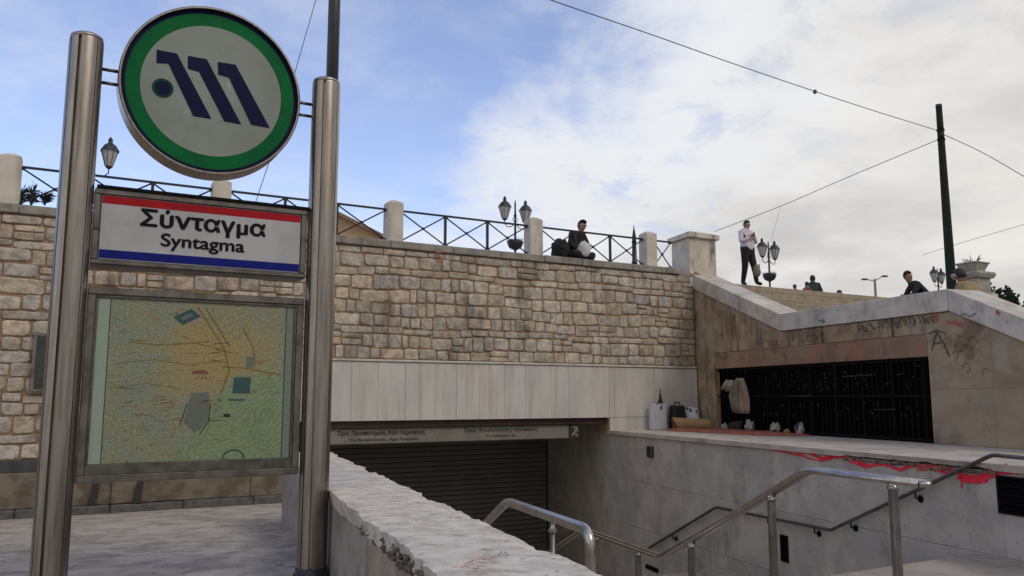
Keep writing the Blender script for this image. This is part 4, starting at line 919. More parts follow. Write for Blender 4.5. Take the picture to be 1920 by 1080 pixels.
def bricks(rot, sc, dist):
    ad = n('ShaderNodeVectorMath'); ad.operation = 'ADD'; l(UV, ad.inputs[0]); nq = n('ShaderNodeTexNoise'); nq.inputs['Scale'].default_value = 3.0; l(UV, nq.inputs['Vector'])
    sc_n = n('ShaderNodeVectorMath'); sc_n.operation = 'SCALE'; l(nq.outputs['Color'], sc_n.inputs[0]); sc_n.inputs['Scale'].default_value = dist; l(sc_n.outputs[0], ad.inputs[1])
    mp_ = n('ShaderNodeMapping'); mp_.inputs['Rotation'].default_value = (0, 0, rot); l(ad.outputs[0], mp_.inputs[0])
    q = n('ShaderNodeTexBrick'); q.inputs['Scale'].default_value = sc; q.inputs['Mortar Size'].default_value = .028; q.inputs['Mortar Smooth'].default_value = .6; q.inputs['Brick Width'].default_value = .62; q.inputs['Row Height'].default_value = .34; l(mp_.outputs[0], q.inputs['Vector']); return q.outputs['Fac']
half = ss(mm('ADD', X, mm('MULTIPLY', nzz(2), .4)), .62, .66)
grid = mm('ADD', mm('MULTIPLY', bricks(.25, 17, .35), mm('SUBTRACT', 1.0, half)), mm('MULTIPLY', bricks(-.75, 14, .3), half))
base = mxc(mm('MULTIPLY', grid, .85), base, (.66, .66, .56))
tm = n('ShaderNodeMapping'); tm.inputs['Scale'].default_value = (70, 260, 1); l(UV, tm.inputs[0]); tn = n('ShaderNodeTexNoise'); tn.inputs['Scale'].default_value = 1; tn.inputs['Detail'].default_value = 2; l(tm.outputs[0], tn.inputs['Vector'])
base = mxc(mm('MULTIPLY', ss(tn.outputs[0], .61, .65), .5), base, (.06, .06, .055))
tm2 = n('ShaderNodeMapping'); tm2.inputs['Scale'].default_value = (22, 90, 1); l(UV, tm2.inputs[0]); tn2 = n('ShaderNodeTexNoise'); tn2.inputs['Scale'].default_value = 1; tn2.inputs['Detail'].default_value = 2; l(tm2.outputs[0], tn2.inputs['Vector'])
base = mxc(mm('MULTIPLY', ss(tn2.outputs[0], .66, .69), .6), base, (.46, .12, .09))
base = mxc(mm('MULTIPLY', ss(nzz(75, 2), .60, .66), .3), base, (.05, .05, .045))
base = mxc(mm('MULTIPLY', ss(nzz(30, 3, 1), .63, .69), .55), base, (.34, .09, .07))
marg = mm('SUBTRACT', 1.0, ss(X, .055, .058)); base = mxc(marg, base, (.56, .62, .57))
base = mxc(mm('MULTIPLY', ss(X, .055, .056), mm('SUBTRACT', 1.0, ss(X, .060, .061))), base, (.03, .09, .10))
rm = ss(X, .958, .961); base = mxc(rm, base, (.33, .36, .36)); base = mxc(mm('MULTIPLY', ss(X, .952, .954), mm('SUBTRACT', 1.0, ss(X, .959, .960))), base, (.03, .09, .10))
l(base, bs.inputs['Base Color'])
M['map'] = m
Q = [(.166, 1.197), (1.386, 1.197), (1.386, 2.221), (.166, 2.221)]
def uvpt(x, y):       # picture fraction of the sheet -> board coordinates
    return Q[0][0] + (Q[1][0] - Q[0][0]) * x, Q[0][1] + (Q[2][1] - Q[0][1]) * y
mm_ = MB(); mm_.add([SG(u, h, -.0275) for u, h in Q], [[0, 1, 2, 3]]); mo = mm_.build('map_sheet', 'map', mc)
uvl = mo.data.uv_layers.new(name='UVMap')
for lp in mo.data.loops: uvl.data[lp.index].uv = [(0, 0), (1, 0), (1, 1), (0, 1)][lp.vertex_index]
M['mblue'] = mat('map_print_blue', (.045, .13, .155), (.07, .17, .18), .6, 60); M['mdark'] = mat('map_print_dark', (.025, .03, .02), None, .6); M['mor'] = mat('map_print_orange', (.42, .26, .06), (.34, .2, .05), .6, 40); M['mgrey'] = mat('map_print_grey', (.26, .27, .25), None, .6); M['mred'] = mat('map_print_red', (.40, .10, .08), None, .6)
M['mpale'] = mat('map_print_pale', (.34, .37, .30), None, .6)
def mq(pts, mt, o=-.0268): m_ = MB(); q = [uvpt(*p) for p in pts]; m_.add([SG(u, h, o) for u, h in q], [list(range(len(q)))]); m_.build('map_print', mt, mo)
def ml(pts, w_, mt, o=-.0264): m_ = MB(); m_.ribbon([SG(*uvpt(*p), o) for p in pts], w_, nS); m_.build('map_print', mt, mo)
mq([(.36, .90), (.45, .96), (.50, .91), (.41, .85)], 'mblue'); mq([(.40, .90), (.45, .93), (.46, .915), (.41, .88)], 'mgrey', -.0262)
mq([(.685, .525), (.775, .525), (.775, .42), (.68, .42)], 'mblue'); mq([(.66, .385), (.75, .385), (.75, .372), (.66, .372)], 'mblue')
mq([(.745, .66), (.79, .66), (.79, .59), (.745, .59)], 'mgrey'); mq([(.64, .29), (.675, .29), (.675, .268), (.64, .268)], 'mdark'); mq([(.605, .385), (.625, .385), (.625, .37), (.605, .37)], 'mdark')
mq([(.47, .56), (.53, .57), (.555, .545), (.47, .54)], 'mred'); mq([(.44, .24), (.47, .42), (.56, .43), (.57, .25), (.50, .17)], 'mgrey', -.0270)
ml([(.42, .22), (.455, .36)], .006, 'mdark'); ml([(.57, .36), (.565, .24), (.52, .16)], .006, 'mdark')
ml([(.48, .97), (.56, .83), (.63, .70), (.66, .56), (.62, .42)], .011, 'mor'); ml([(.15, .735), (.30, .72), (.47, .74), (.63, .70)], .007, 'mor'); ml([(.63, .59), (.74, .585), (.85, .56), (.95, .545)], .009, 'mor'); ml([(.72, .85), (.78, .72), (.80, .60)], .008, 'mor'); ml([(.52, .97), (.60, .83), (.655, .72)], .005, 'mdark'); ml([(.10, .60), (.28, .63), (.45, .60), (.62, .63)], .006, 'mor'); ml([(.08, .45), (.25, .48), (.42, .45)], .006, 'mor')
ml([(.62, .42), (.60, .30), (.55, .15), (.46, .05)], .010, 'mpale')
for k in range(22):
    x0, y0 = random.uniform(.7, .94), random.uniform(.04, .45); ml([(x0, y0), (x0 + random.uniform(-.05, .05), y0 + random.uniform(-.06, .06)), (x0 + random.uniform(-.08, .08), y0 + random.uniform(-.08, .08))], .004, 'mpale')
for k in range(70):
    x0, y0 = random.uniform(.07, .62), random.uniform(.06, .93); ml([(x0, y0), (x0 + random.uniform(.02, .09), y0 + random.uniform(-.015, .015))], random.uniform(.002, .005), random.choice(['mred', 'mor', 'mdark', 'mpale']))
for k in range(26): a = k
ml([(.70 + .055 * math.cos(a * math.pi / 12), .0 + .055 * math.sin(a * math.pi / 12) + .004) for a in range(0, 13)], .012, 'mblue')
for (x0, y0) in ((.56, .93), (.70, .90), (.78, .94), (.86, .88), (.92, .93)): ml([(x0 - .05, y0 - .04), (x0, y0), (x0 + .04, y0 - .05)], .007, 'mpale')
m_ = MB(); m_.slab(SG, [(.166, 1.197), (1.386, 1.197), (1.386, 2.221), (.166, 2.221)], -.018, -.014); m_.build('glass_pane', 'pane', mc)

# ================================================================== small things at the foot of the wall
nbw = MB(); a0, a1 = sWA(64, 625), sWA(150, 625); q1 = on_plane(64, 624, P, nA).z; q2 = on_plane(64, 735, P, nA).z
bt = thing('notice_case', 'weathered grey metal notice case on the rubble wall behind the left steel pole', 'notice case', WA(a0, q2))
m_ = MB(); m_.slab(WA, [(a0, q2), (a1, q2), (a1, q1), (a0, q1)], .03, .10); m_.build('case_box', 'steeld', bt, bevel=.006)
m_ = MB(); m_.slab(WA, [(a0 + .04, q2 + .04), (a1 - .04, q2 + .04), (a1 - .04, q1 - .04), (a0 + .04, q1 - .04)], .101, .106); m_.build('dark_pane', 'shutter', bt)
for x, lab in ((176, 'slanted dark rusty bracket on the curb under the left part of the map'), (258, 'upright dark rusty bracket on the curb under the middle of the map')):
    s_ = sWA(x, 925); t = thing('rusty_bracket', lab, 'bracket', WA(s_, .12, .15))
    z1 = .42; m_ = MB(); m_.hexa([WA(s_ - .07, .13, .19), WA(s_ + .03, .13, .19), WA(s_ + .03, .13, .12), WA(s_ - .07, .13, .12)], [WA(s_ - .02, z1, .17), WA(s_ + .06, z1, .17), WA(s_ + .06, z1, .12), WA(s_ - .02, z1, .12)]); m_.build('upright', 'groove', t)
    m_ = MB(); m_.box(WA(s_ - .02, .138, .17), .13, .08, .014, ax); m_.build('foot', 'beam', t)

# ================================================================== things left on the terrace
TZ = .975
def tp(x, y, h=TZ): return on_level(x, y, h)
def tA(px, off): return WA(sWA(px, 790), TZ, off)
def tB(px, off): q = on_plane(px, 800, COR, nB); return WB((COR - q).dot(eB), TZ, off)
pb = tA(1224, .16); r_ax = (eA, -nA, V3((0, 0, 1)))
t = thing('paper_bag', 'tall white paper carrier bag against the marble wall on the terrace', 'bag', pb)
m_ = MB(); q = [(-1, -1), (1, -1), (1, 1), (-1, 1)]
m_.hexa([pb + eA * i * .185 - nA * (j * .06) for i, j in q], [pb + eA * i * .19 - nA * (j * .045) + V3((0, 0, .50 + .012 * i)) for i, j in q]); m_.build('bag_body', 'bagb', t, bevel=.008)
m_ = MB(); m_.tube([pb + eA * -.06 + nA * .05 + V3((0, 0, .49)), pb + eA * -.03 + nA * .055 + V3((0, 0, .55)), pb + eA * .05 + nA * .055 + V3((0, 0, .55)), pb + eA * .08 + nA * .05 + V3((0, 0, .49))], .008, 6); m_.tube([pb + eA * .02 + nA * .062 + V3((0, 0, .40)), pb + eA * .05 + nA * .064 + V3((0, 0, .46))], .014, 6); m_.build('handle', 'navy', t)
ub = pb + eA * .17 - nA * .12; t = thing('furled_umbrella', 'black furled umbrella standing upright behind the white paper bag', 'umbrella', ub)
m_ = MB(); m_.lathe([(.01, 0), (.05, .3), (.045, .55), (.03, .60), (.012, .72)], ub, 8); m_.build('canopy', 'blackb', t, smooth=True)
m_ = MB(); m_.tube([ub + V3((0, 0, .70)), ub + V3((0, 0, .80))], .008, 6); m_.build('shaft', 'blackb', t)
bb = tA(1258, .20)
t = thing('black_bag', 'square black holdall standing between the white bag and the rolled rug', 'bag', bb)
m_ = MB(); m_.hexa([bb + eA * i * .15 - nA * (j * .10) for i, j in q], [bb + eA * i * .155 - nA * (j * .09) + V3((0, 0, .47)) for i, j in q]); m_.build('bag_body', 'blackb', t, bevel=.03)
m_ = MB(); m_.tube([bb + eA * -.08 + V3((0, 0, .46)), bb + eA * -.05 + V3((0, 0, .53)), bb + eA * .05 + V3((0, 0, .53)), bb + eA * .08 + V3((0, 0, .46))], .012, 6); m_.build('handle', 'blackb', t)
def lump(name, c, sx, sy, sz, mt, label, cat, seed, amp=.25, mt2=None, group=None):
    bm = bmesh.new(); bmesh.ops.create_icosphere(bm, subdivisions=3, radius=1)
    for v in bm.verts:
        p = v.co.copy(); k = 1 + noise.noise(p * 1.7 + V3((seed, 0, 0))) * amp + noise.noise(p * 4.5 + V3((0, seed, 0))) * amp * .5
        v.co = V3((p.x * sx * k, p.y * sy * k, (max(p.z, -.8) + .8) * sz * k / 1.8))
    me = bpy.data.meshes.new(name); bm.to_mesh(me); bm.free(); me.materials.append(M[mt])
    if mt2:
        me.materials.append(M[mt2])
        for p_ in me.polygons:
            if noise.noise(p_.center * 16 + V3((seed, 3, 0))) > .27: p_.material_index = 1
    for p_ in me.polygons: p_.use_smooth = True
    o = bpy.data.objects.new(name, me); C.objects.link(o); o.location = c; o.rotation_euler = (0, 0, R(-29)); return tag(o, label, cat, group)
lump('plastic_bag', tA(1284, .20), .17, .14, .46, 'bag', 'knotted white plastic bag with dark spots behind the rolled rug', 'bag', 2.2, .2, 'navy')
# rolled rug
r0 = tA(1238, .42); r1 = tB(1350, .20); dr = (r1 - r0).normalized(); rv = V3((0, 0, 1)); sd_ = dr.cross(rv); RRr = .125
t = thing('rolled_rug', 'tan rolled rug lying on the terrace with its dark open end to the left', 'rug', r0)
m_ = MB(); nr_, na_ = 14, 28; Lr = (r1 - r0).length; vs = []
for i in range(nr_ + 1):
    f_ = i / nr_
    for j in range(na_):
        a = 2 * math.pi * j / na_; r_ = RRr * (1 - .16 * f_) * (1 + .03 * noise.noise(V3((f_ * 4, math.cos(a), math.sin(a))))) * (1.06 if 1.0 < a < 1.35 else 1)
        z_ = RRr * (1 - .16 * f_) + math.sin(a) * r_ * .94; vs.append(r0 + dr * (Lr * f_ - .05 * math.sin(a)) + sd_ * math.cos(a) * r_ * 1.04 + rv * max(z_, .004))
m_.add(vs, [[i * na_ + j, i * na_ + (j + 1) % na_, (i + 1) * na_ + (j + 1) % na_, (i + 1) * na_ + j] for i in range(nr_) for j in range(na_)] + [[nr_ * na_ + j for j in range(na_)]]); m_.build('roll', 'card', t, smooth=True)
m_ = MB(); m_.ribbon([r0 - dr * .004 + (sd_ * math.cos(k * .32) + rv * math.sin(k * .32)) * RRr * (.95 - .011 * k) + rv * RRr for k in range(60)], .012, dr); m_.build('rolled_layers', 'card', t)
m_ = MB(); m_.lathe([(.112, 0), (.10, .2)], r0 + rv * RRr + dr * .012, 20, (sd_, rv, dr)); m_.build('dark_core', 'cardin', t)
# blanket
bl = [tA(1262, .80), tB(1350, 1.25), tB(1420, 1.05), tB(1500, .75), tB(1530, .12), tB(1430, .10), tB(1360, .12)]
cx = sum((p for p in bl), V3()) / len(bl); m_ = MB(); rings = []
for kk, (f_, z_) in enumerate(((1, .002), (.97, .03), (.8, .045), (.45, .035))):
    for i in range(len(bl)):
        for w_ in range(5):
            p = bl[i].lerp(bl[(i + 1) % len(bl)], w_ / 5); p = cx.lerp(p, f_ * (1 + .02 * math.sin(i * 5 + w_ * 2))); rings.append(V3((p.x, p.y, TZ + z_ + (noise.noise(p * 5) * .02 if kk else 0))))
K = len(bl) * 5; m_.add(rings, [[i * K + j, i * K + (j + 1) % K, (i + 1) * K + (j + 1) % K, (i + 1) * K + j] for i in range(3) for j in range(K)] + [[3 * K + j for j in range(K)]])
solo(m_, 'blanket', 'blanket', 'flat red brown blanket spread on the terrace before the barred opening', 'blanket', smooth=True)
# clothes hung on the bars
def cloth(pts_l, pts_r, mt, name, label, cat, off=.03, fold=.03, nf=5):
    m_ = MB(); n_ = 16; rows = len(pts_l); vs = []
    for i in range(rows):
        A_, B_ = fb(*pts_l[i]), fb(*pts_r[i])
        for j in range(n_ + 1):
            f_ = j / n_; p = A_.lerp(B_, f_) + nB * (off + fold * math.sin(f_ * math.pi * nf + i * .5) + fold * .5 * math.sin(f_ * 9 + i)); vs.append(p)
    m_.add(vs, [[i * (n_ + 1) + j, i * (n_ + 1) + j + 1, (i + 1) * (n_ + 1) + j + 1, (i + 1) * (n_ + 1) + j] for i in range(rows - 1) for j in range(n_)])
    o = m_.build(name, mt, None, smooth=True); sol = o.modifiers.new('thick', 'SOLIDIFY'); sol.thickness = .012; return tag(o, label, cat)
cloth([(1386, 709), (1382, 722), (1380, 740), (1384, 760), (1390, 775)], [(1397, 709), (1402, 728), (1405, 748), (1406, 768), (1406, 776)], 'beige', 'hanging_coat', 'beige pink coat hanging on the black bars', 'coat')
cloth([(1384, 712), (1378, 726), (1373, 742), (1376, 760), (1378, 772)], [(1388, 712), (1388, 728), (1386, 744), (1388, 760), (1387, 776)], 'beigeg', 'hanging_trousers', 'greenish grey trousers hanging left of the beige coat', 'trousers', .045, .02, 3)
cloth([(1366, 712), (1362, 720), (1357, 730)], [(1379, 713), (1377, 724), (1371, 735)], 'white', 'hanging_cloth', 'crumpled white cloth tied high at the left of the bars', 'cloth', .04, .02, 3)
pos = [(1371, 800, .10, .10, .13, 'white', None, 'small pale rag heap at the foot of the hanging coat'), (1417, 799, .10, .09, .22, 'white', 'purple', 'small white and purple bundle beside the hanging coat'),
       (1466, 800, .10, .08, .20, 'white', 'blackb', 'white and dark bundle in the middle of the blanket edge'), (1488, 801, .06, .05, .09, 'card', None, 'tiny tan scrap on the terrace before the bars'), (1512, 800, .09, .06, .24, 'white', 'blackb', 'upright white crumpled item rightmost along the blanket'),
       (1390, 801, .16, .08, .20, 'dark', None, 'dark heap of clothes below the hanging coat')]
for i, (x, y, a, b_, c_, mt, mt2, lab) in enumerate(pos): lump('bundle', tB(x, .14) + V3((0, 0, .02)), a * .8, b_ * .8, c_ * .8, mt, lab, 'bundle', i * 3.3 + 1, .45, mt2)

# ================================================================== people
def person(name, label, loc, rz, J, mats, scale=1.0, hair=True, extra=None, hairlen=0):
    """J: joints -> ((x,y,z), (rx,ry)); one continuous skinned body, cloth colour by nearest bone"""
    root = local_thing(name, label, 'person', loc, rz); root.scale = (scale,) * 3
    names = list(J); idx = {k: i for i, k in enumerate(names)}
    E = [('pelvis', 'spine', 'top'), ('spine', 'chest', 'top'), ('chest', 'neck', 'top'), ('neck', 'head', 'skin'), ('head', 'crown', 'skin')]
    for s in ('L', 'R'):
        E += [('chest', 'sh' + s, 'top'), ('sh' + s, 'el' + s, 'top'), ('el' + s, 'wr' + s, 'top'), ('wr' + s, 'ha' + s, 'skin'), ('pelvis', 'hi' + s, 'leg'), ('hi' + s, 'kn' + s, 'leg'), ('kn' + s, 'an' + s, 'leg'), ('an' + s, 'to' + s, 'shoe')]
    E = [e for e in E if e[0] in idx and e[1] in idx]
    me = bpy.data.meshes.new('body'); me.from_pydata([J[k][0] for k in names], [(idx[a], idx[b]) for a, b, _ in E], [])
    o = bpy.data.objects.new('body', me); C.objects.link(o)
    sk = o.modifiers.new('skin', 'SKIN'); sk.use_smooth_shade = True
    for k, i in idx.items():
        d = me.skin_vertices[0].data[i]; d.radius = J[k][1]; d.use_root = (k == 'pelvis')
    sb_ = o.modifiers.new('sub', 'SUBSURF'); sb_.levels = 2; sb_.render_levels = 2
    dg = bpy.context.evaluated_depsgraph_get(); ev = bpy.data.meshes.new_from_object(o.evaluated_get(dg)); bpy.data.objects.remove(o)
    bm = bmesh.new(); bm.from_mesh(ev)
    # fingers: four and a thumb on each hand
    segs = [(V3(J[a][0]), V3(J[b][0]), k) for a, b, k in E]
    fing = MB()
    for s in ('L', 'R'):
        if 'ha' + s not in idx: continue
        w_ = V3(J['wr' + s][0]); h_ = V3(J['ha' + s][0]); d = (h_ - w_).normalized(); sd = d.cross(V3((0, 1, .3))).normalized()
        for k in range(4):
            b0 = h_ + sd * (k - 1.5) * .019; ln = (.06, .072, .07, .055)[k]; cu = d.cross(sd) * .02
            fing.tube([b0 - d * .01, b0 + d * ln * .5 + cu * .3, b0 + d * ln * .9 + cu * 1.2], [.0095, .0085, .006], 6)
        fing.tube([h_ - d * .05 + sd * .02, h_ - d * .02 + sd * .055, h_ + d * .015 + sd * .062], [.012, .010, .007], 6)
    # nose and ears
    hd = V3(J['head'][0]); up = (V3(J['crown'][0]) - V3(J['neck'][0])).normalized(); fw_ = V3(J['look'][0]).normalized() if 'look' in J else V3((0, -1, 0)); sdv = up.cross(fw_).normalized()
    fing.tube([hd + fw_ * .085 + up * .02, hd + fw_ * .115 - up * .015], [.010, .016], 6); 
    for q in (-1, 1): fing.tube([hd + sdv * q * .076 + up * .02, hd + sdv * q * .085 - up * .022], [.016, .010], 6)
    base = len(bm.verts); vs = [bm.verts.new(v) for v in fing.v]
    for f in fing.f:
        try: bm.faces.new([vs[i] for i in f])
        except ValueError: pass
    bm.to_mesh(ev); bm.free()
    kinds = ['top', 'leg', 'skin', 'shoe']
    for k in kinds: ev.materials.append(M[mats[k]])
    nb_ = len(ev.vertices) - len(fing.v)
    for p_ in ev.polygons:
        p_.use_smooth = True; c = p_.center; best = None
        if min(p_.vertices) >= nb_: p_.material_index = 2; continue
        for a, b, k in segs:
            ab = b - a; t_ = max(0, min(1, (c - a).dot(ab) / max(ab.length_squared, 1e-9))); dd = (a + ab * t_ - c).length
            if best is None or dd < best[0]: best = (dd, k)
        p_.material_index = kinds.index(best[1])
    body = bpy.data.objects.new('body', ev); C.objects.link(body); body.parent = root
    if hair:
        hb = bmesh.new(); bmesh.ops.create_icosphere(hb, subdivisions=3, radius=1)
        for v in list(hb.verts):
            p = v.co
            if p.y < -.30 and p.z < .45 or p.z < (-.6 - hairlen): hb.verts.remove(v)
        mw = Matrix((sdv, -fw_, up)).transposed()
        for v in hb.verts: v.co = hd + up * .03 + mw @ V3((v.co.x * .088, v.co.y * .102, v.co.z * .108 * (1 + (hairlen if v.co.z < 0 else 0))))
        hm = bpy.data.meshes.new('hair'); hb.to_mesh(hm); hb.free(); hm.materials.append(M['hair'])
        for p_ in hm.polygons: p_.use_smooth = True
        ho = bpy.data.objects.new('hair', hm); C.objects.link(ho); ho.parent = root; so = ho.modifiers.new('t', 'SOLIDIFY'); so.thickness = .01
    for q in ('look',): pass
    return root
def stand(lean=0.0, arms='down', look=(0, -1, 0), step=0):
    J = {'pelvis': ((lean * .1, 0, .95), (.165, .13)), 'spine': ((lean * .05, 0, 1.12), (.175, .14)), 'chest': ((0, .0, 1.33), (.195, .15)), 'neck': ((0, 0, 1.49), (.058, .058)), 'head': ((0, -.015, 1.60), (.08, .092)), 'crown': ((0, -.005, 1.69), (.07, .08))}
    for s, q in (('L', 1), ('R', -1)):
        J['sh' + s] = ((q * .18, 0, 1.41), (.065, .065)); J['hi' + s] = ((q * .085 + lean * .1, 0, .88), (.12, .12)); J['kn' + s] = ((q * .09 + lean * .5, -.03, .49), (.082, .082)); J['an' + s] = ((q * .08 + lean, .02, .09), (.058, .058)); J['to' + s] = ((q * .11 + lean, -.14, .04), (.04, .032))
        if arms == 'down': J['el' + s] = ((q * .24, .02, 1.13), (.045, .045)); J['wr' + s] = ((q * .24, -.04, .88), (.028, .028)); J['ha' + s] = ((q * .24, -.06, .80), (.030, .016))
        elif arms == 'chest': J['el' + s] = ((q * .26, -.04, 1.14), (.072, .072)); J['wr' + s] = ((q * .08 - .02, -.20, 1.24 + (q > 0) * .06), (.032, .032)); J['ha' + s] = ((q * .02 - .01, -.235, 1.29 + (q > 0) * .05), (.030, .018))
    if step:
        for s, q in (('L', 1), ('R', -1)):
            for k, f_ in (('kn', .45), ('an', 1), ('to', 1)): p, w_ = J[k + s]; J[k + s] = ((p[0] + q * step * f_ * .5, p[1] - q * step * f_, p[2]), w_)
    J['look'] = (look, (.01, .01)); return J
def person2(*a, **k):
    J = a[4]; lk = J.pop('look', None)
    class D(dict): pass
    d = dict(J); 
    global _look
    return person(a[0], a[1], a[2], a[3], d, a[5], **k)
# look is kept out of the skeleton
_orig = person
def P_(name, label, loc, rz, J, mats, **k):
    look = J.pop('look', ((0, -1, 0), 0))[0]
    J2 = dict(J); r = _orig(name, label, loc, rz, J2, mats, **k); return r
mh = on_level(1407, 533, 4.05)
man = P_('person', 'man in pale lilac hoodie and black trousers standing atop the steps, hand at chest', (mh.x + .05, mh.y + .30, 4.045), R(28), stand(.06, 'chest', step=.11), dict(top='hood', leg='trous', skin='skin', shoe='trous'), scale=.86)
hoodm = MB(); 
m_ = MB(); m_.lathe([(.10, 1.38), (.125, 1.45), (.10, 1.52), (.075, 1.49)], (0, .04, 0), 14); ho = m_.build('hood', 'hood', man, smooth=True)
c = V3((mh.x + .17, mh.y - .02, 4.05)); 
lump('shoulder_bag', (c.x - .02, c.y, 4.05 + .17), .08, .08, .26, 'khaki', 'khaki shoulder bag hanging behind the legs of the man in the hoodie', 'bag', 6.1, .22)
# seated person on the coping
def seated():
    J = {'pelvis': ((0, 0, .11), (.19, .15)), 'spine': ((.0, -.04, .26), (.19, .16)), 'chest': ((.02, -.09, .44), (.20, .17)), 'neck': ((.05, -.13, .585), (.055, .055)), 'head': ((.07, -.16, .68), (.078, .09)), 'crown': ((.075, -.15, .765), (.068, .078))}
    for s, q in (('L', 1), ('R', -1)):
        J['sh' + s] = ((q * .17 + .02, -.08, .52), (.065, .065)); J['el' + s] = ((q * .22 + .02, -.16, .29), (.05, .05)); J['wr' + s] = ((q * .10, -.30, .20), (.032, .032)); J['ha' + s] = ((q * .06, -.34, .17), (.028, .016))
        J['hi' + s] = ((q * .10, -.02, .10), (.10, .10)); J['kn' + s] = ((q * .26, -.30, .13), (.07, .07)); J['an' + s] = ((q * -.06, -.36, .06), (.045, .045)); J['to' + s] = ((q * -.17, -.38, .04), (.035, .03))
    J['look'] = ((.3, -1, -.3), 0); return J
sc_ = WA(sWA(1098, 478), 4.268, -.42)
pa = P_('person', 'seated person in dark brown coat behind the railing holding a white bag', sc_, R(40), seated(), dict(top='dark', leg='trous', skin='skin', shoe='black'), scale=1.05)
c = WA(sWA(1096, 478), 4.268, .035 - .06)
lump('carrier_bag', c + V3((0, 0, .05)), .14, .06, .30, 'bag', 'bulging white carrier bag in front of the seated person at the railing', 'bag', 4.0, .16)
c = WA(sWA(1069, 474), 4.268, -.35)
lump('rucksack', c, .19, .16, .42, 'black', 'dark rucksack leaning beside the seated person on the wall', 'rucksack', 7.7, .22)
c = WA(sWA(1118, 480), 4.268, -.10); lump('dark_bundle', WA(sWA(1088, 480), 4.268, -.30), .42, .14, .20, 'black', 'low black heap of cloth around the seated person on the coping', 'bundle', 9.1, .2)
# heads beyond the steps
def walker(x, ytop, Y, label, top, rz=0, sc=.98, arms='down', hl=0):
    p = at_y(x, ytop, Y); z = 4.05; s_ = (p.z - z) / 1.78; P_('person', label, (p.x, Y, z), rz, stand(0, arms), dict(top=top, leg='trous', skin='skin', shoe='trous'), scale=s_, hairlen=hl)
walker(1490, 531, 26.5, 'dark haired person whose head alone shows above the steps, farthest left', 'black', R(180))
walker(1513, 526, 27.5, 'person in red brown coat seen from the chest up beyond the steps', 'redc', R(200))
walker(1523, 513, 28.5, 'taller person in dark green coat beside the red brown coat beyond the steps', 'greenc', R(150), arms='chest', hl=.5)
walker(1573, 541, 38, 'tiny distant figure in dark clothes above the steps left of the twin street light', 'black')
def crouch():
    J = {'pelvis': ((.28, 0, .42), (.16, .13)), 'spine': ((.17, 0, .56), (.16, .125)), 'chest': ((.02, 0, .70), (.17, .13)), 'neck': ((-.09, 0, .83), (.06, .06)), 'head': ((-.135, -.02, .93), (.08, .092)), 'crown': ((-.14, -.02, 1.01), (.07, .08))}
    for s, q in (('L', 1), ('R', -1)):
        J['sh' + s] = ((-.0, q * .16, .76), (.07, .07)); J['el' + s] = ((-.12, q * .18, .55), (.05, .05)); J['wr' + s] = ((-.22, q * .10, .50), (.032, .032)); J['ha' + s] = ((-.27, q * .06, .52), (.028, .016))
        J['hi' + s] = ((.27, q * .10, .40), (.10, .10)); J['kn' + s] = ((-.10, q * .12, .44), (.07, .07)); J['an' + s] = ((-.05, q * .12, .08), (.045, .045)); J['to' + s] = ((-.2, q * .12, .04), (.038, .03))
    J['look'] = ((-1, -.2, -.2), 0); return J
p = at_y(1713, 507, 13.6); P_('person', 'person in black coat bending forward behind the horizontal stretch of coping', (p.x, p.y, 2.85), R(0), crouch(), dict(top='black', leg='black', skin='skin', shoe='black'), scale=(p.z - 2.85) / 1.07 * 1.0)
p = at_y(1822, 500, 13.0); P_('person', 'dark haired person in tan coat seen from behind before the stone pedestal', (p.x, p.y, 2.85), R(200), {**seated()}, dict(top='tan', leg='khaki', skin='skin', shoe='trous'), scale=(p.z - 2.85) / .83 * 1.02)
walker(1921, 562, 30, 'person in reddish coat at the right picture edge beyond the dark shrubs', 'redc', R(170))

# ================================================================== pedestal with planter, low wall, shrubs
pz = at_y(1823, 520, 15.2); pc = V3((pz.x + .02, 15.2, 2.85))
pd = thing('pedestal', 'stone pedestal with projecting cap behind the person in tan coat', 'pedestal', pc)
def sqp(m_, c, w0, w1, z0, z1):
    q = [(-1, -1), (1, -1), (1, 1), (-1, 1)]; m_.hexa([c + eA * i * w0 / 2 - nA * j * w0 / 2 + V3((0, 0, z0)) for i, j in q], [c + eA * i * w1 / 2 - nA * j * w1 / 2 + V3((0, 0, z1)) for i, j in q])
hh = at_y(1823, 512, 15.2).z - 2.85
m_ = MB(); sqp(m_, pc, .40, .40, 0, hh - .12); m_.build('shaft', 'urn', pd, bevel=.01); m_ = MB(); sqp(m_, pc, .48, .56, hh - .118, hh - .05); sqp(m_, pc, .56, .53, hh - .049, hh); m_.build('cap', 'urn', pd, bevel=.01)
pt = thing('planter', 'tapering square stone planter with sparse spiky plant on the pedestal', 'planter', pc + V3((0, 0, hh)))
m_ = MB(); sqp(m_, pc, .27, .40, hh + .001, hh + .16); sqp(m_, pc, .43, .43, hh + .161, hh + .19); m_.build('tub', 'urn', pt, bevel=.01)
m_ = MB(); rr = random.Random(4)
for k in range(22):
    a = rr.uniform(0, 6.28); l_ = rr.uniform(.10, .22); el = rr.uniform(.5, 1.3); c0 = pc + V3((math.cos(a) * .06, math.sin(a) * .06, hh + .18)); d = V3((math.cos(a) * math.cos(el), math.sin(a) * math.cos(el), math.sin(el)))
    m_.tube([c0, c0 + d * l_ * .6, c0 + d * l_ + V3((0, 0, -.02))], [.008, .006, .002], 4)
m_.build('spiky_leaves', 'leafb', pt, kind='stuff')
w0 = at_y(1843, 548, 15.8); w1 = at_y(1872, 556, 16.6); lw = MB(); lw.prism([(w0.x, w0.y), (w1.x, w1.y), (w1.x, w1.y + .3), (w0.x, w0.y + .3)], 2.85, w0.z + .06); solo(lw, 'low_wall', 'pale', 'short whitish low wall between the pedestal and the dark shrubs', 'wall')
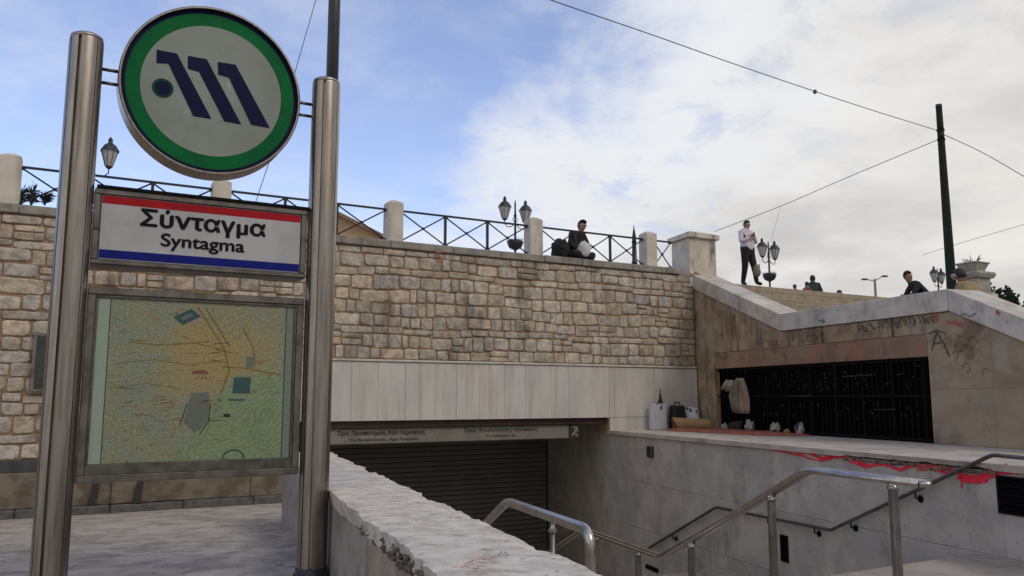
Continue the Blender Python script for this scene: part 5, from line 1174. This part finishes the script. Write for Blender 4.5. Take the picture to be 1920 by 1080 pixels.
def shrub(c, w_, h_, nleaf, seed, label, mt='leaf', spiky=False, group=None):
    t = thing('shrub', label, 'shrub', c, 0, group); rr = random.Random(seed); m_ = MB(); st = MB()
    for k in range(9):
        a = rr.uniform(0, 6.28); r_ = rr.uniform(0, w_ * .4); tip = c + V3((math.cos(a) * r_, math.sin(a) * r_, h_ * rr.uniform(.6, 1)))
        st.tube([c, c.lerp(tip, .5) + V3((0, 0, .05)), tip], [.014, .01, .004], 5)
        for j in range(nleaf // 9):
            f_ = rr.uniform(.25, 1.02); b_ = c.lerp(tip, f_); d = V3((rr.uniform(-1, 1), rr.uniform(-1, 1), rr.uniform(-.2, 1.2))).normalized(); l_ = rr.uniform(.05, .12) * (1.4 if spiky else 1); s_ = d.cross(V3((rr.random(), rr.random(), rr.random()))).normalized() * l_ * (.10 if spiky else .28)
            m_.add([b_, b_ + d * l_ * .5 + s_, b_ + d * l_, b_ + d * l_ * .5 - s_], [[0, 1, 2, 3]])
    st.build('stems', mt, t); m_.build('leaves', mt, t, kind='stuff'); return t
for i, (x, y, Y, w_, h_, lab) in enumerate(((1872, 536, 17.0, .5, 1.15, 'dark leafy shrub next to the low whitish wall'), (1886, 543, 17.4, .6, 1.1, 'dark leafy shrub in the middle of the row beyond the coping'), (1902, 551, 17.2, .5, 1.1, 'dark leafy shrub at the right end of the row beyond the coping'))):
    p = at_y(x, y, Y); shrub(V3((p.x, Y, p.z - h_)), w_, h_, 900, 20 + i, lab, group='dark shrubs beyond the coping')
for i, (x, y, lab, h_) in enumerate(((42, 352, 'thin dark spiky plant left of the leaning spiky plant behind the railing', .26), (62, 343, 'leaning dark spiky plant behind the left railing bay', .42), (85, 366, 'low dark clump of leaves behind the left railing beside the steel pole', .15))):
    s_ = sWA(x, y); c = WA(s_, 4.0, -.75); p = c; x_top = at_y(x, y, c.y); 
    shrub(V3((x_top.x, c.y, x_top.z - h_)), .14 if i != 2 else .26, h_, 110, 40 + i, lab, spiky=True, group='dark plants behind the left railing')

# ================================================================== lamps
lp = None
def lamp_proto(label, loc, rz, sc):
    r = local_thing('lantern_lamp', label, 'street lamp', loc, rz, 'old style lantern lamps'); r.scale = (sc,) * 3
    m = MB(); m.lathe([(.10, 0), (.10, .25), (.06, .3), (.05, .9), (.06, .95), (.038, 1.0), (.034, 2.75), (.05, 2.8), (.03, 2.88), (.026, 3.2), (.012, 3.3)], (0, 0, 0), 12); m.build('pole', 'lampi', r, smooth=True)
    m = MB(); m.lathe([(.04, 1.72), (.19, 1.80), (.25, 1.93), (.26, 1.99), (.18, 2.04), (.05, 2.02)], (0, 0, 0), 14); bk = m.build('flower_basket', 'lampi', r, smooth=True)
    m = MB(); rr = random.Random(8)
    for k in range(160):
        a = rr.uniform(0, 6.28); q = rr.uniform(.08, .27); b_ = V3((math.cos(a) * q, math.sin(a) * q, rr.uniform(1.94, 2.06))); d = V3((rr.uniform(-1, 1), rr.uniform(-1, 1), rr.uniform(0, 1))).normalized() * .06; s_ = d.cross(V3((0, 0, 1))) * .35; m.add([b_, b_ + d * .5 + s_, b_ + d, b_ + d * .5 - s_], [[0, 1, 2, 3]])
    m.build('foliage', 'leaf', bk, kind='stuff')
    for q in (-1, 1):
        m = MB(); x = .42 * q; m.tube([V3((.03 * q, 0, 2.55)), V3((.16 * q, 0, 2.44)), V3((.32 * q, 0, 2.42)), V3((x, 0, 2.50)), V3((x, 0, 2.62))], .014, 8); m.tube([V3((.05 * q, 0, 2.62)), V3((.12 * q, 0, 2.70)), V3((.06 * q, 0, 2.74))], .010, 6); m.build('arm', 'lampi', r, smooth=True)
        m = MB(); m.lathe([(.03, 2.60), (.075, 2.64), (.08, 2.66)], (x, 0, 0), 8); 
        m.lathe([(.215, 3.02), (.20, 3.05), (.13, 3.16), (.06, 3.21), (.045, 3.26), (.06, 3.28), (.02, 3.36)], (x, 0, 0), 8)
        for k in range(8):
            a = 2 * math.pi * k / 8; m.tube([V3((x + math.cos(a) * .085, math.sin(a) * .085, 2.66)), V3((x + math.cos(a) * .19, math.sin(a) * .19, 3.02))], .007, 4)
        ln = m.build('lantern', 'lampi', r)
        m = MB(); m.lathe([(.078, 2.662), (.183, 3.018)], (x, 0, 0), 8); m.build('glass', 'lampg', ln)
    return r
LH = 3.36
def place_lamp(x, ytop, Y, rz, label, dx=0):
    global lp
    p = at_y(x, ytop, Y); s_ = (p.z - 4.05) / LH
    if lp is None: lp = lamp_proto(label, (p.x, Y, 4.05), rz, s_); return
    d = dup(lp, (p.x, Y, 4.05), rz, label); d.scale = (s_,) * 3
place_lamp(966, 372, 22.0, R(40), 'black double lantern lamp with hanging basket behind the railing, largest fully seen')
place_lamp(1440, 449, 28.5, R(40), 'black double lantern lamp beside the man in the pale hoodie')
place_lamp(1757, 501, 34.5, R(42), 'smallest double lantern lamp left of the green mast')
place_lamp(172, 256, 17.0, R(8), 'black lantern lamp partly masked by the left steel pole of the sign stand')
p = at_y(1640, 523, 60); tl = thing('twin_street_light', 'slim pale street light with two flat heads far beyond the steps', 'street light', (p.x, 60, 4.05))
m_ = MB(); m_.tube([V3((p.x, 60, 4.05)), V3((p.x, 60, p.z))], [.14, .09], 8); m_.build('pole', 'lampf', tl)
for q, dz in ((-1, -.05), (1, .18)):
    m_ = MB(); m_.tube([V3((p.x, 60, p.z - .15)), V3((p.x + q * .55, 60, p.z + dz))], .035, 6); m_.build('arm', 'lampf', tl)
    m_ = MB(); m_.box(V3((p.x + q * .75, 60, p.z + dz + .02)), .42, .2, .12); m_.build('lamp_head', 'poled', tl, bevel=.03)

# ================================================================== masts and wires
c0 = at_y(625.5, 60, 14.6); mast = MB(); mast.tube([V3((c0.x, 14.6, 4.05)), V3((c0.x, 14.6, 13.5))], [.118, .105], 20); solo(mast, 'mast', 'poled', 'dark blue grey mast rising behind the right steel pole of the sign stand', 'mast', smooth=True)
c1 = at_y(1760, 196, 26.5); t = thing('mast', 'dark green overhead wire mast standing behind the coping at right', 'mast', (c1.x, 26.5, 4.05))
m_ = MB(); m_.tube([V3((c1.x, 26.5, 4.05)), V3((c1.x, 26.5, c1.z - .1)), V3((c1.x, 26.5, c1.z - .1)), V3((c1.x, 26.5, c1.z))], [.165, .098, .105, .10], 16); m_.build('pole', 'poleg', t, smooth=True)
m_ = MB()
for y_ in (244, 262): z_ = at_y(1760, y_, 26.5).z; m_.lathe([(.125, z_ - .03), (.125, z_ + .03)], (c1.x, 26.5, 0), 14)
m_.build('clamp', 'bars', t)
def wire(pts, r, label, bead=None):
    t = MB(); q = [at_y(*p) for p in pts]; fine = []
    for a, b, c, d in zip([q[0]] + q[:-2], q[:-1], q[1:], q[2:] + [q[-1]]):
        for k in range(8):
            s_ = k / 8; fine.append(.5 * ((2 * b) + (c - a) * s_ + (2 * a - 5 * b + 4 * c - d) * s_ * s_ + (3 * b - a - 3 * c + d) * s_ ** 3))
    fine.append(q[-1]); t.tube(fine, r, 5)
    if bead: t.lathe([(.01, -.07), (.06, -.03), (.06, .03), (.01, .07)], at_y(*bead), 8)
    return solo(t, 'overhead_wire', 'wire', label, 'wire')
wire([(1756, 244, 26.4), (1640, 208, 24.5), (1527, 171, 22.8), (1380, 121, 20.6), (1219, 64, 18.2), (1033, 0, 15.4), (850, -68, 12.6)], .012, 'long overhead wire with a small bead running from the green mast to the upper left', (1528, 172, 22.8))
wire([(1756, 263, 26.4), (1650, 307, 27.5), (1560, 345, 28.5), (1460, 388, 30), (1340, 434, 32)], .012, 'overhead wire sloping from the green mast down to the left behind the pier')
wire([(1764, 250, 26.4), (1840, 285, 25.5), (1920, 331, 24.5), (2010, 385, 23.4)], .012, 'overhead wire falling from the green mast to the right picture edge')
wire([(1464, 386, 30.2), (1455, 418, 30.2), (1446, 452, 30.2)], .005, 'hair thin wire hanging above the lantern lamp beside the man')
wire([(2000, 396, 45), (1920, 421, 47), (1830, 447, 50), (1730, 478, 55)], .014, 'faint distant wire low on the right side of the sky')
wire([(602, -45, 16), (592, 0, 16), (558, 118, 16), (520, 255, 16), (484, 365, 16), (474, 395, 16)], .008, 'thin slanting wire seen between the round disc and the dark mast')

# ================================================================== house behind
Yh = 45; ap = at_y(607, 388, Yh); er = at_y(712, 441, Yh); hl = thing('house', 'orange tan house gable with sloping roof showing through the railing', 'house', (ap.x, Yh, 4.05))
hwid = er.x - ap.x; slope = (ap.z - er.z) / hwid
m_ = MB(); m_.hexa([V3((ap.x - hwid, Yh, 4.05)), V3((er.x, Yh, 4.05)), V3((er.x, Yh, er.z - .1)), V3((ap.x, Yh, ap.z - .1)), V3((ap.x - hwid, Yh, er.z - .1))], [V3((ap.x - hwid, Yh + 9, 4.05)), V3((er.x, Yh + 9, 4.05)), V3((er.x, Yh + 9, er.z - .1)), V3((ap.x, Yh + 9, ap.z - .1)), V3((ap.x - hwid, Yh + 9, er.z - .1))]); m_.build('wall', 'house', hl)
m_ = MB()
for q in (-1, 1):
    x1 = ap.x + q * (hwid + .3); z1 = ap.z - slope * (hwid + .3)
    m_.hexa([V3((ap.x, Yh - .4, ap.z - .095)), V3((x1, Yh - .4, z1 - .095)), V3((x1, Yh - .4, z1 + .12)), V3((ap.x, Yh - .4, ap.z + .12))], [V3((ap.x, Yh + 9.4, ap.z - .095)), V3((x1, Yh + 9.4, z1 - .095)), V3((x1, Yh + 9.4, z1 + .12)), V3((ap.x, Yh + 9.4, ap.z + .12))])
m_.build('roof', 'roof', hl)

for o in bpy.data.objects:
    if '_o' in o: del o['_o']
